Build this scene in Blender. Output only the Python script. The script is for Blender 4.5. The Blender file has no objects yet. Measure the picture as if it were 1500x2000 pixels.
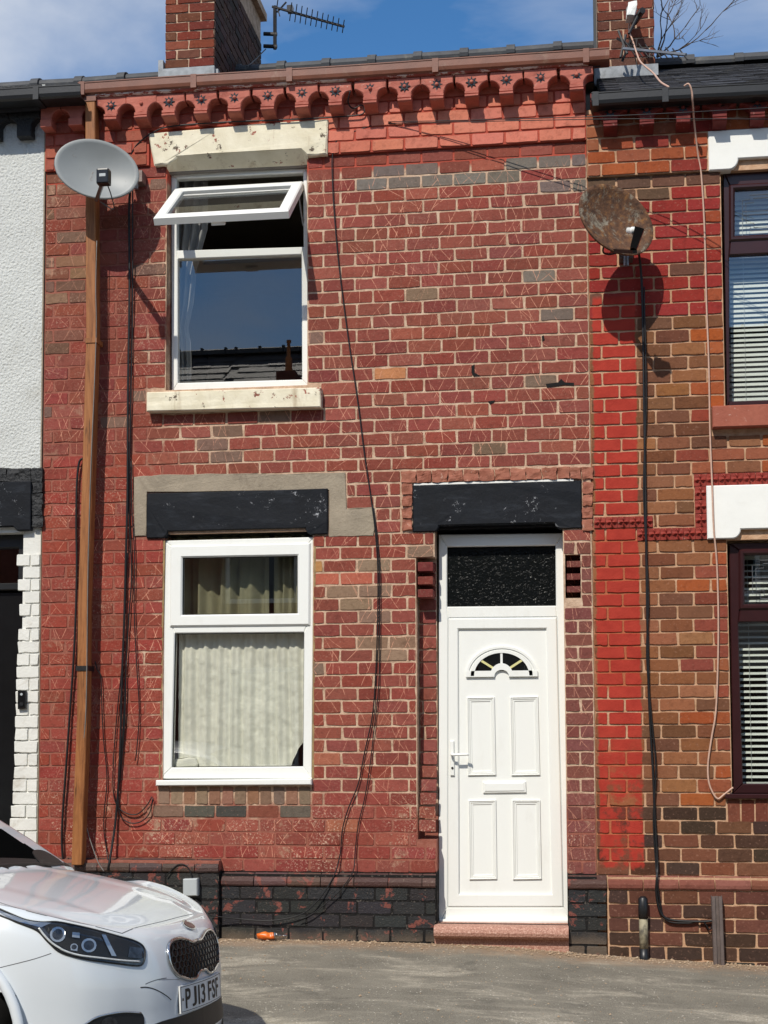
import bpy, bmesh, math, random
from mathutils import Vector, Matrix, noise as mnoise
from mathutils.bvhtree import BVHTree
random.seed(7)
R = math.radians
scene = bpy.context.scene
col = scene.collection

# ------------------------------------------------------------------ camera
CAM_D, CAM_H = 9.8, 1.4
F_PX, CX, CY = 2886.0, 750.0, 1237.0            # focal length and principal point, in photo pixels
PIT, YAW, ROLL = R(4.0), R(7.9), R(0.24)
_F = Vector((-math.sin(YAW)*math.cos(PIT), math.cos(YAW)*math.cos(PIT), math.sin(PIT)))
_R0 = Vector((math.cos(YAW), math.sin(YAW), 0))
_U0 = _R0.cross(_F)
_RT = _R0*math.cos(ROLL) - _U0*math.sin(ROLL)
_UP = _R0*math.sin(ROLL) + _U0*math.cos(ROLL)
CAM = Vector((0, -CAM_D, CAM_H))
def ray(px, py):
    return _F*F_PX + _RT*(px-CX) - _UP*(py-CY)
def at(px, py, Y=0.0):
    """point of the vertical plane y = Y seen at a place of the photograph"""
    d = ray(px, py)
    return CAM + d*((Y-CAM.y)/d.y)
cam = bpy.data.cameras.new('camera')
cam.sensor_fit = 'AUTO'; cam.sensor_width = 36; cam.lens = F_PX/2000*36
cam.shift_y = (CY-1000)/2000; cam.clip_end = 3000; cam.clip_start = 0.05
co = bpy.data.objects.new('camera', cam); col.objects.link(co)
m3 = Matrix((_RT, _UP, -_F)).transposed()
co.matrix_world = Matrix.Translation(CAM) @ m3.to_4x4()
scene.camera = co

# ------------------------------------------------------------------ light
SUN_DIR = Vector((0.29, 1.0, -1.12)).normalized()
sun = bpy.data.lights.new('sun', 'SUN'); sun.energy = 4.0; sun.angle = R(0.5); sun.color = (1, .94, .84)
so = bpy.data.objects.new('sun', sun); col.objects.link(so)
so.rotation_euler = SUN_DIR.to_track_quat('-Z', 'Y').to_euler(); so.location = (-6, -20, 22)
world = bpy.data.worlds.new('World'); scene.world = world; world.use_nodes = True
nt = world.node_tree; nt.nodes.clear()
wo = nt.nodes.new('ShaderNodeOutputWorld'); bg = nt.nodes.new('ShaderNodeBackground')
sky = nt.nodes.new('ShaderNodeTexSky'); sky.sky_type = 'NISHITA'; sky.sun_disc = False
sky.sun_elevation = R(47); sky.sun_rotation = R(196); sky.altitude = 50; sky.air_density = 1.0; sky.dust_density = .2; sky.ozone_density = 3.5
tc = nt.nodes.new('ShaderNodeTexCoord'); mp = nt.nodes.new('ShaderNodeMapping')
mp.inputs['Rotation'].default_value = (R(20), R(35), R(10)); mp.inputs['Scale'].default_value = (1.2, 3.6, 3.2); mp.inputs['Location'].default_value = (-.8, 1.4, .2)
n1 = nt.nodes.new('ShaderNodeTexNoise'); n1.inputs['Scale'].default_value = 1.25; n1.inputs['Detail'].default_value = 7; n1.inputs['Roughness'].default_value = .52; n1.inputs['Distortion'].default_value = .5
cr = nt.nodes.new('ShaderNodeValToRGB'); cr.color_ramp.elements[0].position = .39; cr.color_ramp.elements[1].position = .64
cr.color_ramp.elements[1].color = (.9, .9, .9, 1)
mx = nt.nodes.new('ShaderNodeMix'); mx.data_type = 'RGBA'; mx.inputs['B'].default_value = (5.6, 5.9, 6.4, 1)
L = nt.links.new
L(tc.outputs['Generated'], mp.inputs['Vector']); L(mp.outputs['Vector'], n1.inputs['Vector']); L(n1.outputs['Fac'], cr.inputs['Fac'])
L(cr.outputs['Color'], mx.inputs['Factor']); hs = nt.nodes.new('ShaderNodeHueSaturation'); hs.inputs['Saturation'].default_value = 1.24; L(sky.outputs['Color'], hs.inputs['Color']); L(hs.outputs['Color'], mx.inputs['A']); L(mx.outputs['Result'], bg.inputs['Color']); L(bg.outputs['Background'], wo.inputs['Surface'])
bg.inputs['Strength'].default_value = 0.13
cyc = scene.cycles; cyc.max_bounces = 6; cyc.diffuse_bounces = 3; cyc.glossy_bounces = 3; cyc.transparent_max_bounces = 10; cyc.caustics_reflective = False; cyc.caustics_refractive = False
vs = scene.view_settings; vs.view_transform = 'Standard'; vs.look = 'None'; vs.exposure = 0.04; vs.gamma = 1; vs.use_curve_mapping = False

# ------------------------------------------------------------------ helpers: objects
def lin(r, g, b):
    f = lambda c: ((c/255+.055)/1.055)**2.4 if c > 10 else c/255/12.92
    return (f(r), f(g), f(b), 1)
def link(name, me, mat=None, parent=None):
    o = bpy.data.objects.new(name, me); col.objects.link(o)
    if mat is not None and me is not None and hasattr(me, 'materials') and not me.materials: me.materials.append(mat)
    if parent is not None: o.parent = parent; o.matrix_parent_inverse = parent.matrix_world.inverted()
    return o
def tag(o, label=None, cat=None, group=None, kind=None):
    if label: o['label'] = label
    if cat: o['category'] = cat
    if group: o['group'] = group
    if kind: o['kind'] = kind
    return o
def empty(name, loc=(0, 0, 0)):
    o = bpy.data.objects.new(name, None); col.objects.link(o); o.location = loc; o.empty_display_size = .2
    bpy.context.view_layer.update() if False else None
    o.matrix_world = Matrix.Translation(Vector(loc)); return o
def smooth(me, on=True, angle=None):
    for p in me.polygons: p.use_smooth = on
    return me
def mesh(name, verts, faces, sm=False):
    me = bpy.data.meshes.new(name); me.from_pydata([tuple(v) for v in verts], [], faces); me.update()
    if sm: smooth(me)
    return me
class MB:
    """collects geometry for ONE mesh object"""
    def __init__(s): s.v = []; s.f = []
    def add(s, vs, fs):
        n = len(s.v); s.v += [Vector(v) for v in vs]; s.f += [tuple(i+n for i in f) for f in fs]; return s
    def box(s, x0, x1, y0, y1, z0, z1):
        v = [(x0,y0,z0),(x1,y0,z0),(x1,y1,z0),(x0,y1,z0),(x0,y0,z1),(x1,y0,z1),(x1,y1,z1),(x0,y1,z1)]
        return s.add(v, [(0,3,2,1),(4,5,6,7),(0,1,5,4),(1,2,6,5),(2,3,7,6),(3,0,4,7)])
    def prism(s, pts, yf, yb):
        """pts (x,z) counter-clockwise seen from the street (-y), extruded from yf (front) to yb (back)"""
        n = len(pts); v = [(p[0], yf, p[1]) for p in pts] + [(p[0], yb, p[1]) for p in pts]
        f = [tuple(range(n)), tuple(reversed(range(n, 2*n)))]
        for i in range(n):
            j = (i+1) % n; f.append((i, n+i, n+j, j))
        return s.add(v, f)
    def prism_bev(s, pts, yf, yb, b):
        """as prism with a chamfered front edge of width b"""
        n = len(pts); c = []
        for i in range(n):
            p0, p1, p2 = Vector(pts[i-1][:2]), Vector(pts[i][:2]), Vector(pts[(i+1) % n][:2])
            d1 = (p1-p0).normalized(); d2 = (p2-p1).normalized()
            n1_ = Vector((-d1.y, d1.x)); n2_ = Vector((-d2.y, d2.x)); k = 1+n1_.dot(n2_)
            c.append(p1+(n1_+n2_)*(b/max(k, .3)))
        v = [(p.x, yf, p.y) for p in c]+[(p[0], yf+b, p[1]) for p in pts]+[(p[0], yb, p[1]) for p in pts]
        f = [tuple(range(n)), tuple(reversed(range(2*n, 3*n)))]
        for i in range(n):
            j = (i+1) % n; f += [(i, n+i, n+j, j), (n+i, 2*n+i, 2*n+j, n+j)]
        return s.add(v, f)
    def ring(s, outer, inner, yf, yb, b=0.0):
        """mitred frame between two quads given as (x,z) lists, with small chamfers"""
        n = len(outer)
        def lerp(a, c, t): return (a[0]+(c[0]-a[0])*t, a[1]+(c[1]-a[1])*t)
        def ins(a, c, d):
            l = max(1e-6, math.hypot(c[0]-a[0], c[1]-a[1])); return lerp(a, c, min(.45, d*1.41/l))
        A = [ins(outer[i], inner[i], b) for i in range(n)]; B = [ins(inner[i], outer[i], b) for i in range(n)]
        loops = [[(p[0], yb, p[1]) for p in outer], [(p[0], yf+b, p[1]) for p in outer], [(p[0], yf, p[1]) for p in A], [(p[0], yf, p[1]) for p in B], [(p[0], yf+b, p[1]) for p in inner], [(p[0], yb, p[1]) for p in inner]]
        v = [q for l in loops for q in l]; f = []
        for k in range(len(loops)):
            k2 = (k+1) % len(loops)
            for i in range(n):
                j = (i+1) % n; f.append((k*n+i, k2*n+i, k2*n+j, k*n+j)[::-1] if False else (k*n+i, k*n+j, k2*n+j, k2*n+i))
        return s.add(v, f)
    def tube(s, pts, r, n=6, cap=True):
        pts = [Vector(p) for p in pts]; m = len(pts); base = len(s.v); rr = r if isinstance(r, (list, tuple)) else [r]*m
        prev = None; vs_ = []
        for i, p in enumerate(pts):
            t = (pts[min(i+1, m-1)]-pts[max(i-1, 0)]).normalized()
            a = prev if prev is not None else (Vector((0, 0, 1)) if abs(t.z) < .9 else Vector((1, 0, 0)))
            x = (a-t*a.dot(t)).normalized(); y = t.cross(x); prev = x
            for k in range(n):
                g = 2*math.pi*k/n; vs_.append(p+(x*math.cos(g)+y*math.sin(g))*rr[i])
        fs = []
        for i in range(m-1):
            for k in range(n):
                k2 = (k+1) % n; fs.append((i*n+k, i*n+k2, (i+1)*n+k2, (i+1)*n+k))
        if cap: fs += [tuple(reversed(range(n))), tuple(range((m-1)*n, m*n))]
        return s.add(vs_, fs)
    def xform(s, M, start=0):
        s.v[start:] = [M @ v for v in s.v[start:]]; return s
    def build(s, name, mat, parent=None, sm=False, recalc=True, weld=False):
        me = bpy.data.meshes.new(name); me.from_pydata([tuple(v) for v in s.v], [], s.f)
        if recalc:
            bm = bmesh.new(); bm.from_mesh(me)
            if weld: bmesh.ops.remove_doubles(bm, verts=bm.verts, dist=1e-5)
            bmesh.ops.recalc_face_normals(bm, faces=bm.faces); bm.to_mesh(me); bm.free()
        if sm: smooth(me)
        return link(name, me, mat, parent)
def catmull(pts, k=8):
    pts = [Vector(p) for p in pts]
    if len(pts) < 3: return pts
    P_ = [pts[0]*2-pts[1]]+pts+[pts[-1]*2-pts[-2]]; out = []
    for i in range(1, len(P_)-2):
        a, b, c, d = P_[i-1:i+3]
        for j in range(k):
            t = j/k; out.append(.5*((2*b)+(c-a)*t+(2*a-5*b+4*c-d)*t*t+(3*b-a-3*c+d)*t**3))
    return out+[pts[-1]]
def xz(px, py, Y=0.0):
    p = at(px, py, Y); return (p.x, p.z)
def quad(px4, Y=0.0):
    """four photo points (tl,tr,br,bl) -> counter-clockwise (x,z) list starting bottom-left"""
    tl, tr, br, bl = [xz(a, b, Y) for a, b in px4]; return [bl, br, tr, tl]
def bevel_mesh(o, w, seg=2):
    bm = bmesh.new(); bm.from_mesh(o.data); bmesh.ops.bevel(bm, geom=list(bm.edges), offset=w, segments=seg, affect='EDGES', profile=.6); bm.to_mesh(o.data); bm.free(); return o
def roughen(o, amp, scale, cuts=0, seed=0.0):
    """real unevenness: subdivides a mesh and moves its points by smooth noise"""
    bm = bmesh.new(); bm.from_mesh(o.data)
    if cuts: bmesh.ops.subdivide_edges(bm, edges=list(bm.edges), cuts=cuts, use_grid_fill=True)
    for v in bm.verts:
        q = (o.matrix_world @ v.co)*scale+Vector((seed, seed*2, 0)); v.co += mnoise.noise_vector(q)*amp
    bm.to_mesh(o.data); bm.free(); return o

# ------------------------------------------------------------------ helpers: materials
class NT:
    def __init__(s, name):
        s.m = bpy.data.materials.new(name); s.m.use_nodes = True; s.t = s.m.node_tree; s.t.nodes.clear()
        s.out = s.t.nodes.new('ShaderNodeOutputMaterial'); s.b = s.t.nodes.new('ShaderNodeBsdfPrincipled'); s.link(s.b.outputs[0], s.out.inputs['Surface'])
        s._pos = None
    def link(s, a, b): s.t.links.new(a, b)
    def put(s, sock, v):
        if isinstance(v, (int, float)): sock.default_value = v
        elif isinstance(v, (tuple, list)): sock.default_value = v
        else: s.link(v, sock)
    def pos(s):
        if s._pos is None: s._pos = s.t.nodes.new('ShaderNodeNewGeometry').outputs['Position']
        return s._pos
    def sep(s, v):
        n = s.t.nodes.new('ShaderNodeSeparateXYZ'); s.link(v, n.inputs[0]); return n.outputs
    def comb(s, x, y, z):
        n = s.t.nodes.new('ShaderNodeCombineXYZ')
        for i, v in enumerate((x, y, z)): s.put(n.inputs[i], v)
        return n.outputs[0]
    def math(s, op, a, b=0.0, c=0.0, clamp=False):
        n = s.t.nodes.new('ShaderNodeMath'); n.operation = op; n.use_clamp = clamp
        for i, v in enumerate((a, b, c)):
            if i < len(n.inputs): s.put(n.inputs[i], v)
        return n.outputs[0]
    def noise(s, scale, detail=3, rough=.55, vec=None, dist=0.0, out='Fac'):
        n = s.t.nodes.new('ShaderNodeTexNoise'); s.link(vec if vec is not None else s.pos(), n.inputs['Vector'])
        n.inputs['Scale'].default_value = scale; n.inputs['Detail'].default_value = detail; n.inputs['Roughness'].default_value = rough; n.inputs['Distortion'].default_value = dist
        return n.outputs[out]
    def voro(s, scale, vec=None, feature='F1', out='Distance'):
        n = s.t.nodes.new('ShaderNodeTexVoronoi'); n.feature = feature; n.inputs['Scale'].default_value = scale
        s.link(vec if vec is not None else s.pos(), n.inputs['Vector']); return n.outputs[out]
    def white(s, vec):
        n = s.t.nodes.new('ShaderNodeTexWhiteNoise'); n.noise_dimensions = '3D'; s.link(vec, n.inputs['Vector']); return n.outputs['Value']
    def scalev(s, v, sc):
        n = s.t.nodes.new('ShaderNodeVectorMath'); n.operation = 'MULTIPLY'; s.link(v, n.inputs[0]); n.inputs[1].default_value = sc; return n.outputs[0]
    def step(s, v, a, b):
        n = s.t.nodes.new('ShaderNodeMapRange'); n.interpolation_type = 'SMOOTHSTEP'; s.put(n.inputs['Value'], v)
        n.inputs['From Min'].default_value = a; n.inputs['From Max'].default_value = b; return n.outputs[0]
    def band(s, v, a, b, e=.01):
        return s.math('MULTIPLY', s.step(v, a-e, a+e), s.math('SUBTRACT', 1.0, s.step(v, b-e, b+e)))
    def mix(s, f, a, b, mode='MIX'):
        n = s.t.nodes.new('ShaderNodeMix'); n.data_type = 'RGBA'; n.blend_type = mode; n.clamp_factor = True
        s.put(n.inputs['Factor'], f); s.put(n.inputs['A'], a); s.put(n.inputs['B'], b); return n.outputs['Result']
    def ramp(s, f, stops):
        n = s.t.nodes.new('ShaderNodeValToRGB'); e = n.color_ramp.elements
        while len(e) < len(stops): e.new(.5)
        for el, (p, c) in zip(e, stops): el.position = p; el.color = c if len(c) == 4 else (*c, 1)
        s.link(f, n.inputs[0]); return n.outputs[0]
    def attr(s, name, typ='GEOMETRY'):
        n = s.t.nodes.new('ShaderNodeAttribute'); n.attribute_type = typ; n.attribute_name = name; return n.outputs['Color']
    def objcolor(s): return s.t.nodes.new('ShaderNodeObjectInfo').outputs['Color']
    def bump(s, h, strength=.4, dist=.01, prev=None):
        n = s.t.nodes.new('ShaderNodeBump'); n.inputs['Strength'].default_value = strength; n.inputs['Distance'].default_value = dist; s.put(n.inputs['Height'], h)
        if prev is not None: s.link(prev, n.inputs['Normal'])
        return n.outputs[0]
    def fin(s, color, rough=.8, normal=None, spec=None, metal=None, coat=None):
        s.put(s.b.inputs['Base Color'], color); s.put(s.b.inputs['Roughness'], rough)
        if normal is not None: s.link(normal, s.b.inputs['Normal'])
        if spec is not None: s.put(s.b.inputs['Specular IOR Level'], spec)
        if metal is not None: s.put(s.b.inputs['Metallic'], metal)
        if coat is not None: s.put(s.b.inputs['Coat Weight'], coat)
        return s.m
def plain(name, c, rough=.6, var=.12, scale=9, bump=.15, bscale=60, metal=None, spec=None, coat=None, dirt=None, dirtamt=.5, dscale=5, bdist=.003):
    """a coloured material with mottling, fine relief and optional dirt of its own shape"""
    t = NT(name); n = t.noise(scale, 5, .6); c = lin(*c)
    lo = tuple(max(0, k*(1-var)) for k in c[:3])+(1,); hi = tuple(min(1, k*(1+var)) for k in c[:3])+(1,)
    cc = t.ramp(n, [(.3, lo), (.7, hi)])
    if dirt:
        d = t.step(t.noise(dscale, 6, .68, dist=.6), .62-.22*dirtamt, .80-.10*dirtamt); cc = t.mix(t.math('MULTIPLY', d, min(1, dirtamt*1.3)), cc, lin(*dirt))
    nb = t.bump(t.noise(bscale, 4, .6), bump, bdist) if bump else None
    return t.fin(cc, rough, nb, spec, metal, coat)
# ------------------------------------------------------------------ materials
M = {}
def scratch(t, ang, w, Ln, thick, seed, keep, wob):
    """pale lines scored into the paint: one family of short strokes leaning by ang"""
    p = t.sep(t.pos())
    x = t.math('ADD', p[0], wob); z = p[2]
    u = t.math('ADD', t.math('MULTIPLY', x, math.cos(ang)), t.math('MULTIPLY', z, math.sin(ang)))
    v = t.math('SUBTRACT', t.math('MULTIPLY', z, math.cos(ang)), t.math('MULTIPLY', x, math.sin(ang)))
    uw = t.math('DIVIDE', u, w); cu = t.math('FLOOR', uw); fu = t.math('FRACT', uw)
    off = t.math('MULTIPLY', t.white(t.comb(cu, seed, 1.3)), 7.0)
    vl = t.math('ADD', t.math('DIVIDE', v, Ln), off); cv = t.math('FLOOR', vl); fv = t.math('FRACT', vl)
    r1 = t.white(t.comb(cu, cv, seed)); r2 = t.white(t.comb(cu, cv, seed+5.5))
    r3 = t.white(t.comb(cu, cv, seed+9.5))
    c = t.math('ADD', t.math('MULTIPLY', r1, .6), .2)
    tilt = t.math('MULTIPLY', t.math('SUBTRACT', fv, .5), t.math('MULTIPLY', t.math('SUBTRACT', r3, .5), .9))
    d = t.math('ABSOLUTE', t.math('SUBTRACT', t.math('ADD', fu, tilt), c))
    line = t.math('SUBTRACT', 1.0, t.step(d, thick/w*.5, thick/w*1.1))
    on = t.math('GREATER_THAN', r2, 1-keep)
    ends = t.math('MULTIPLY', t.step(fv, .03, .1), t.math('SUBTRACT', 1.0, t.step(fv, .82, .97)))
    return t.math('MULTIPLY', t.math('MULTIPLY', line, on), ends)
def brick_material(name, src, scratched, edge_paint):
    t = NT(name); p = t.sep(t.pos()); x, z = p[0], p[2]
    c = t.objcolor() if src == 'object' else t.attr('Col')
    n = t.noise(26, 3, .62); c = t.mix(t.math('MULTIPLY', t.step(n, .46, .75), .5), c, t.mix(1.0, c, (.52, .47, .45, 1), 'MULTIPLY'))
    n2 = t.noise(60, 2, .65); c = t.mix(t.math('MULTIPLY', t.step(n2, .58, .74), .42), c, t.mix(.55, c, lin(196, 150, 128)))
    dark = t.math('MULTIPLY', t.step(t.noise(7, 4, .7), .56, .76), .42); c = t.mix(dark, c, t.mix(1.0, c, (.48, .44, .42, 1), 'MULTIPLY'))
    big = t.step(t.noise(1.6, 5, .66), .46, .70); c = t.mix(t.math('MULTIPLY', big, .38), c, t.mix(1.0, c, (.66, .62, .58, 1), 'MULTIPLY'))
    pits = t.step(t.noise(120, 1, .7), .66, .76)
    c = t.mix(t.math('MULTIPLY', pits, .4), c, t.mix(1.0, c, (.42, .38, .36, 1), 'MULTIPLY'))
    if scratched:
        xl = xz(262, 900)[0]
        # cement smears and bare patches on the left pier, salts rising from the plinth
        sm = t.step(t.noise(4.2, 5, .68), .57, .66)
        up = t.math('MULTIPLY', t.math('SUBTRACT', 1.0, t.step(x, -3.62, -3.45)), t.band(z, 4.15, 5.4, .2))
        low = t.math('MULTIPLY', t.math('SUBTRACT', 1.0, t.step(z, .75, 1.2)), .9)
        lf = t.math('MULTIPLY', t.math('SUBTRACT', 1.0, t.step(x, -3.0, -2.8)), .5)
        amt = t.math('ADD', t.math('ADD', up, low), lf, clamp=True)
        c = t.mix(t.math('MULTIPLY', sm, amt), c, t.mix(t.noise(30, 4), lin(140, 104, 84), lin(176, 138, 116)))
        fl = t.math('MULTIPLY', t.step(t.noise(75, 6, .7), .53, .63), t.step(t.noise(3.1, 4, .6), .42, .60))
        c = t.mix(t.math('MULTIPLY', fl, t.math('ADD', t.math('MULTIPLY', low, .75), t.math('ADD', t.math('MULTIPLY', lf, .5), .14))), c, lin(206, 172, 150))
        wb = t.math('MULTIPLY', t.math('SUBTRACT', t.noise(1.7, 1), .5), .3)
        s = None
        for ang, w_, Ln_, th_, sd_, kp_ in ((.46, .105, .24, .0019, 1.0, .62), (-.42, .115, .30, .0019, 2.0, .6), (-.62, .21, .36, .0017, 3.0, .55), (.14, .19, .22, .0017, 4.0, .5), (.78, .36, .30, .0017, 6.0, .4)):
            q_ = scratch(t, ang, w_, Ln_, th_, sd_, kp_, wb); s = q_ if s is None else t.math('MAXIMUM', s, q_)
        fade = t.math('ADD', t.math('MULTIPLY', t.step(t.noise(1.3, 3), .36, .6), .6), .3)
        body = t.math('SUBTRACT', 1.0, t.step(z, 5.2, 5.3))
        body = t.math('MULTIPLY', body, t.step(z, .52, .62))
        c = t.mix(t.math('MULTIPLY', t.math('MULTIPLY', s, fade), t.math('MULTIPLY', body, t.step(t.noise(45, 3), .30, .55))), c, lin(222, 160, 132))
    if edge_paint:
        wob = t.math('MULTIPLY', t.math('SUBTRACT', t.noise(14, 5, .7), .5), .05)
        m = t.math('MULTIPLY', t.band(t.math('ADD', x, wob), .055, .335, .006), t.math('MULTIPLY', t.step(t.math('ADD', z, t.math('MULTIPLY', wob, 2.0)), .53, .56), t.math('SUBTRACT', 1.0, t.step(z, 4.3, 4.34))))
        worn = t.math('SUBTRACT', 1.0, t.math('MULTIPLY', t.math('SUBTRACT', 1.0, t.step(z, .9, 1.5)), t.step(t.noise(6, 6, .7), .46, .58)))
        c = t.mix(t.math('MULTIPLY', m, t.math('ADD', t.math('MULTIPLY', worn, .82), .15)), c, t.mix(t.step(t.noise(11, 4), .3, .7), lin(158, 48, 37), lin(172, 57, 44)))
    h = t.noise(48, 4, .72)
    return t.fin(c, .86, t.bump(h, .55, .006), .25)
for hs, sc_, ep in (('main', True, False), ('right', False, True), ('plain', False, False)):
    for src in ('object', 'attr'): M['brick_%s_%s' % (hs, src)] = brick_material('brick_%s_%s' % (hs, src), src, sc_, ep)
def mortar_material(name, house):
    t = NT(name); p = t.sep(t.pos()); x, z = p[0], p[2]
    c = t.ramp(t.noise(16, 6, .65), [(.3, lin(158, 130, 108)), (.52, lin(198, 168, 143)), (.72, lin(218, 192, 167))])
    if house == 'main':
        n = t.math('MULTIPLY', t.math('SUBTRACT', t.noise(3.2, 5, .65), .5), 1.5)
        left = t.math('SUBTRACT', 1.0, t.step(t.math('ADD', x, n), -3.05, -2.75))
        low = t.math('SUBTRACT', 1.0, t.step(t.math('ADD', z, t.math('MULTIPLY', n, .5)), .85, 1.05))
        top = t.step(z, 5.26, 5.3)
        k = t.math('MAXIMUM', t.math('MULTIPLY', t.math('MAXIMUM', left, low), .8), 0.0)
        c = t.mix(k, c, t.mix(t.noise(20, 4), lin(120, 46, 40), lin(150, 72, 60)))
        c = t.mix(top, c, lin(176, 84, 68))
        c = t.mix(t.math('SUBTRACT', 1.0, t.step(z, .50, .52)), c, t.mix(t.step(t.noise(30, 5, .7), .55, .65), lin(34, 33, 33), lin(96, 90, 84)))
    if house == 'right':
        b = t.math('MULTIPLY', t.band(x, .04, .335, .006), t.math('MAXIMUM', t.band(z, 1.70, 2.72, .03), t.band(z, .55, 1.32, .05)))
        c = t.mix(b, c, lin(160, 50, 39))
        jam = t.math('SUBTRACT', 1.0, t.step(x, .035, .045)); c = t.mix(t.math('MULTIPLY', jam, .8), c, lin(112, 58, 52))
        c = t.mix(.45, c, lin(190, 140, 98))
    h = t.noise(60, 5, .75)
    return t.fin(c, .95, t.bump(h, .7, .008), .15)
M['mortar_main'] = mortar_material('mortar_main', 'main'); M['mortar_right'] = mortar_material('mortar_right', 'right'); M['mortar_plain'] = mortar_material('mortar_plain', 'plain')
def upvc():
    t = NT('white_upvc'); d = t.step(t.noise(6, 6, .7, vec=t.scalev(t.pos(), (1, 1, .35))), .52, .8)
    return t.fin(t.mix(t.math('MULTIPLY', d, .16), lin(236, 237, 232), lin(160, 150, 122)), t.ramp(t.noise(30, 3), [(.3, (.28,)*3), (.7, (.42,)*3)]), t.bump(t.noise(9, 2), .03, .01))
M['upvc'] = upvc()
def cream_stone():
    t = NT('cream_painted_stone'); 
    c = t.ramp(t.noise(9, 5), [(.3, lin(216, 206, 178)), (.7, lin(236, 228, 204))])
    run = t.step(t.noise(9, 6, .7, vec=t.scalev(t.pos(), (1, 1, .14)), dist=.2), .56, .74); c = t.mix(t.math('MULTIPLY', run, .55), c, lin(150, 122, 88))
    chip = t.step(t.noise(12, 7, .74), .60, .615); c = t.mix(chip, c, t.mix(t.step(t.noise(5, 3), .45, .55), lin(158, 84, 66), lin(92, 78, 62)))
    return t.fin(c, .75, t.bump(t.math('SUBTRACT', t.noise(50, 5), t.math('MULTIPLY', chip, .8)), .4, .005))
M['cream'] = cream_stone()
def black_lintel():
    t = NT('black_painted_stone'); c = t.ramp(t.noise(6, 5), [(.3, lin(12, 15, 21)), (.7, lin(20, 24, 31))])
    sc = t.step(t.noise(30, 8, .8, dist=.3), .58, .62); loc = t.step(t.noise(4.1, 4, .6), .53, .6)
    c = t.mix(t.math('MULTIPLY', sc, t.math('MULTIPLY', loc, .8)), c, lin(178, 180, 184))
    dust = t.step(t.noise(8, 6, .7, vec=t.scalev(t.pos(), (.5, 1, 2.2))), .5, .72); c = t.mix(t.math('MULTIPLY', dust, .16), c, lin(82, 88, 98))
    return t.fin(c, .6, t.bump(t.noise(40, 5), .4, .004), .22)
M['black_stone'] = black_lintel()
def black_plinth(src):
    t = NT('black_plinth_'+src); c = t.objcolor() if src == 'object' else t.attr('Col')
    red = t.step(t.noise(6.5, 7, .72, dist=.5), .565, .60); p = t.sep(t.pos())
    c = t.mix(t.math('MULTIPLY', red, .85), c, t.mix(t.noise(30, 4), lin(104, 44, 40), lin(142, 84, 70)))
    d = t.step(t.noise(55, 6, .7), .58, .70); c = t.mix(t.math('MULTIPLY', d, .4), c, lin(150, 132, 116))
    base = t.math('MULTIPLY', t.math('SUBTRACT', 1.0, t.step(t.math('ADD', p[2], t.math('MULTIPLY', t.noise(9, 5), .12)), .10, .2)), .6); c = t.mix(base, c, lin(112, 96, 80))
    return t.fin(c, .62, t.bump(t.math('ADD', t.noise(40, 6, .66), t.noise(110, 3)), .6, .007), .4)
M['plinth_object'] = black_plinth('object'); M['plinth_attr'] = black_plinth('attr')
def salmon(name, a, b, dirt):
    t = NT(name); c = t.ramp(t.noise(8, 5, .6), [(.3, lin(*a)), (.7, lin(*b))])
    w = t.step(t.noise(34, 7, .75), .59, .66); loc = t.step(t.noise(3, 3), .45, .65); c = t.mix(t.math('MULTIPLY', w, t.math('MULTIPLY', loc, .6)), c, lin(214, 182, 164))
    d = t.step(t.noise(7, 7, .7, dist=.5), .52, .72); c = t.mix(t.math('MULTIPLY', d, dirt), c, lin(84, 50, 42))
    return t.fin(c, .7, t.bump(t.noise(45, 6, .65), .5, .006), .3)
M['terracotta'] = salmon('painted_terracotta', (166, 90, 76), (190, 112, 95), .4)
M['maroon'] = salmon('maroon_terracotta', (96, 34, 32), (124, 48, 42), .7)
M['floral'] = salmon('floral_terracotta', (128, 44, 36), (150, 58, 46), .55)
M['sill_red'] = salmon('sill_paint', (150, 82, 64), (166, 96, 76), .25)
def peel():
    t = NT('peeling_white_moulding'); f = t.step(t.noise(11, 8, .75, vec=t.scalev(t.pos(), (.6, 1, 2))), .49, .53)
    c = t.mix(f, t.ramp(t.noise(9, 4), [(.3, lin(140, 62, 50)), (.7, lin(164, 84, 68))]), lin(214, 200, 188)); return t.fin(c, .75, t.bump(f, .3, .004))
M['peel'] = peel()
def timber():
    t = NT('varnished_timber'); v = t.scalev(t.pos(), (9, 9, .7)); g = t.noise(4, 7, .65, vec=v, dist=1.2)
    c = t.ramp(g, [(.3, lin(112, 68, 36)), (.5, lin(150, 96, 54)), (.72, lin(170, 114, 68))]); cr_ = t.step(t.noise(7, 4, .6, vec=t.scalev(t.pos(), (7, 7, .35))), .64, .68)
    c = t.mix(t.math('MULTIPLY', cr_, .7), c, lin(58, 34, 20)); return t.fin(c, .55, t.bump(g, .35, .004), .35)
M['timber'] = timber()
M['gutter_brown'] = plain('brown_gutter', (120, 74, 56), .42, .18, 7, .12, 50, dirt=(150, 128, 108), dirtamt=.35, dscale=9)
M['gutter_black'] = plain('black_gutter', (26, 27, 29), .4, .2, 7, .12, 50)
M['black_gloss'] = plain('black_gloss', (14, 14, 15), .28, .2, 9, .04, 40)
M['black_cable'] = plain('black_cable', (15, 14, 16), .5, .2, 30, .1, 200)
M['pink_cable'] = plain('pink_cable', (196, 160, 140), .55, .1, 30, .1, 200)
M['grey_cable'] = plain('grey_cable', (120, 116, 112), .5, .1, 30, .1, 200)
M['lead'] = plain('lead_flashing', (138, 142, 146), .6, .25, 14, .5, 40, metal=.2, dirt=(84, 84, 82), dirtamt=.6)
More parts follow.
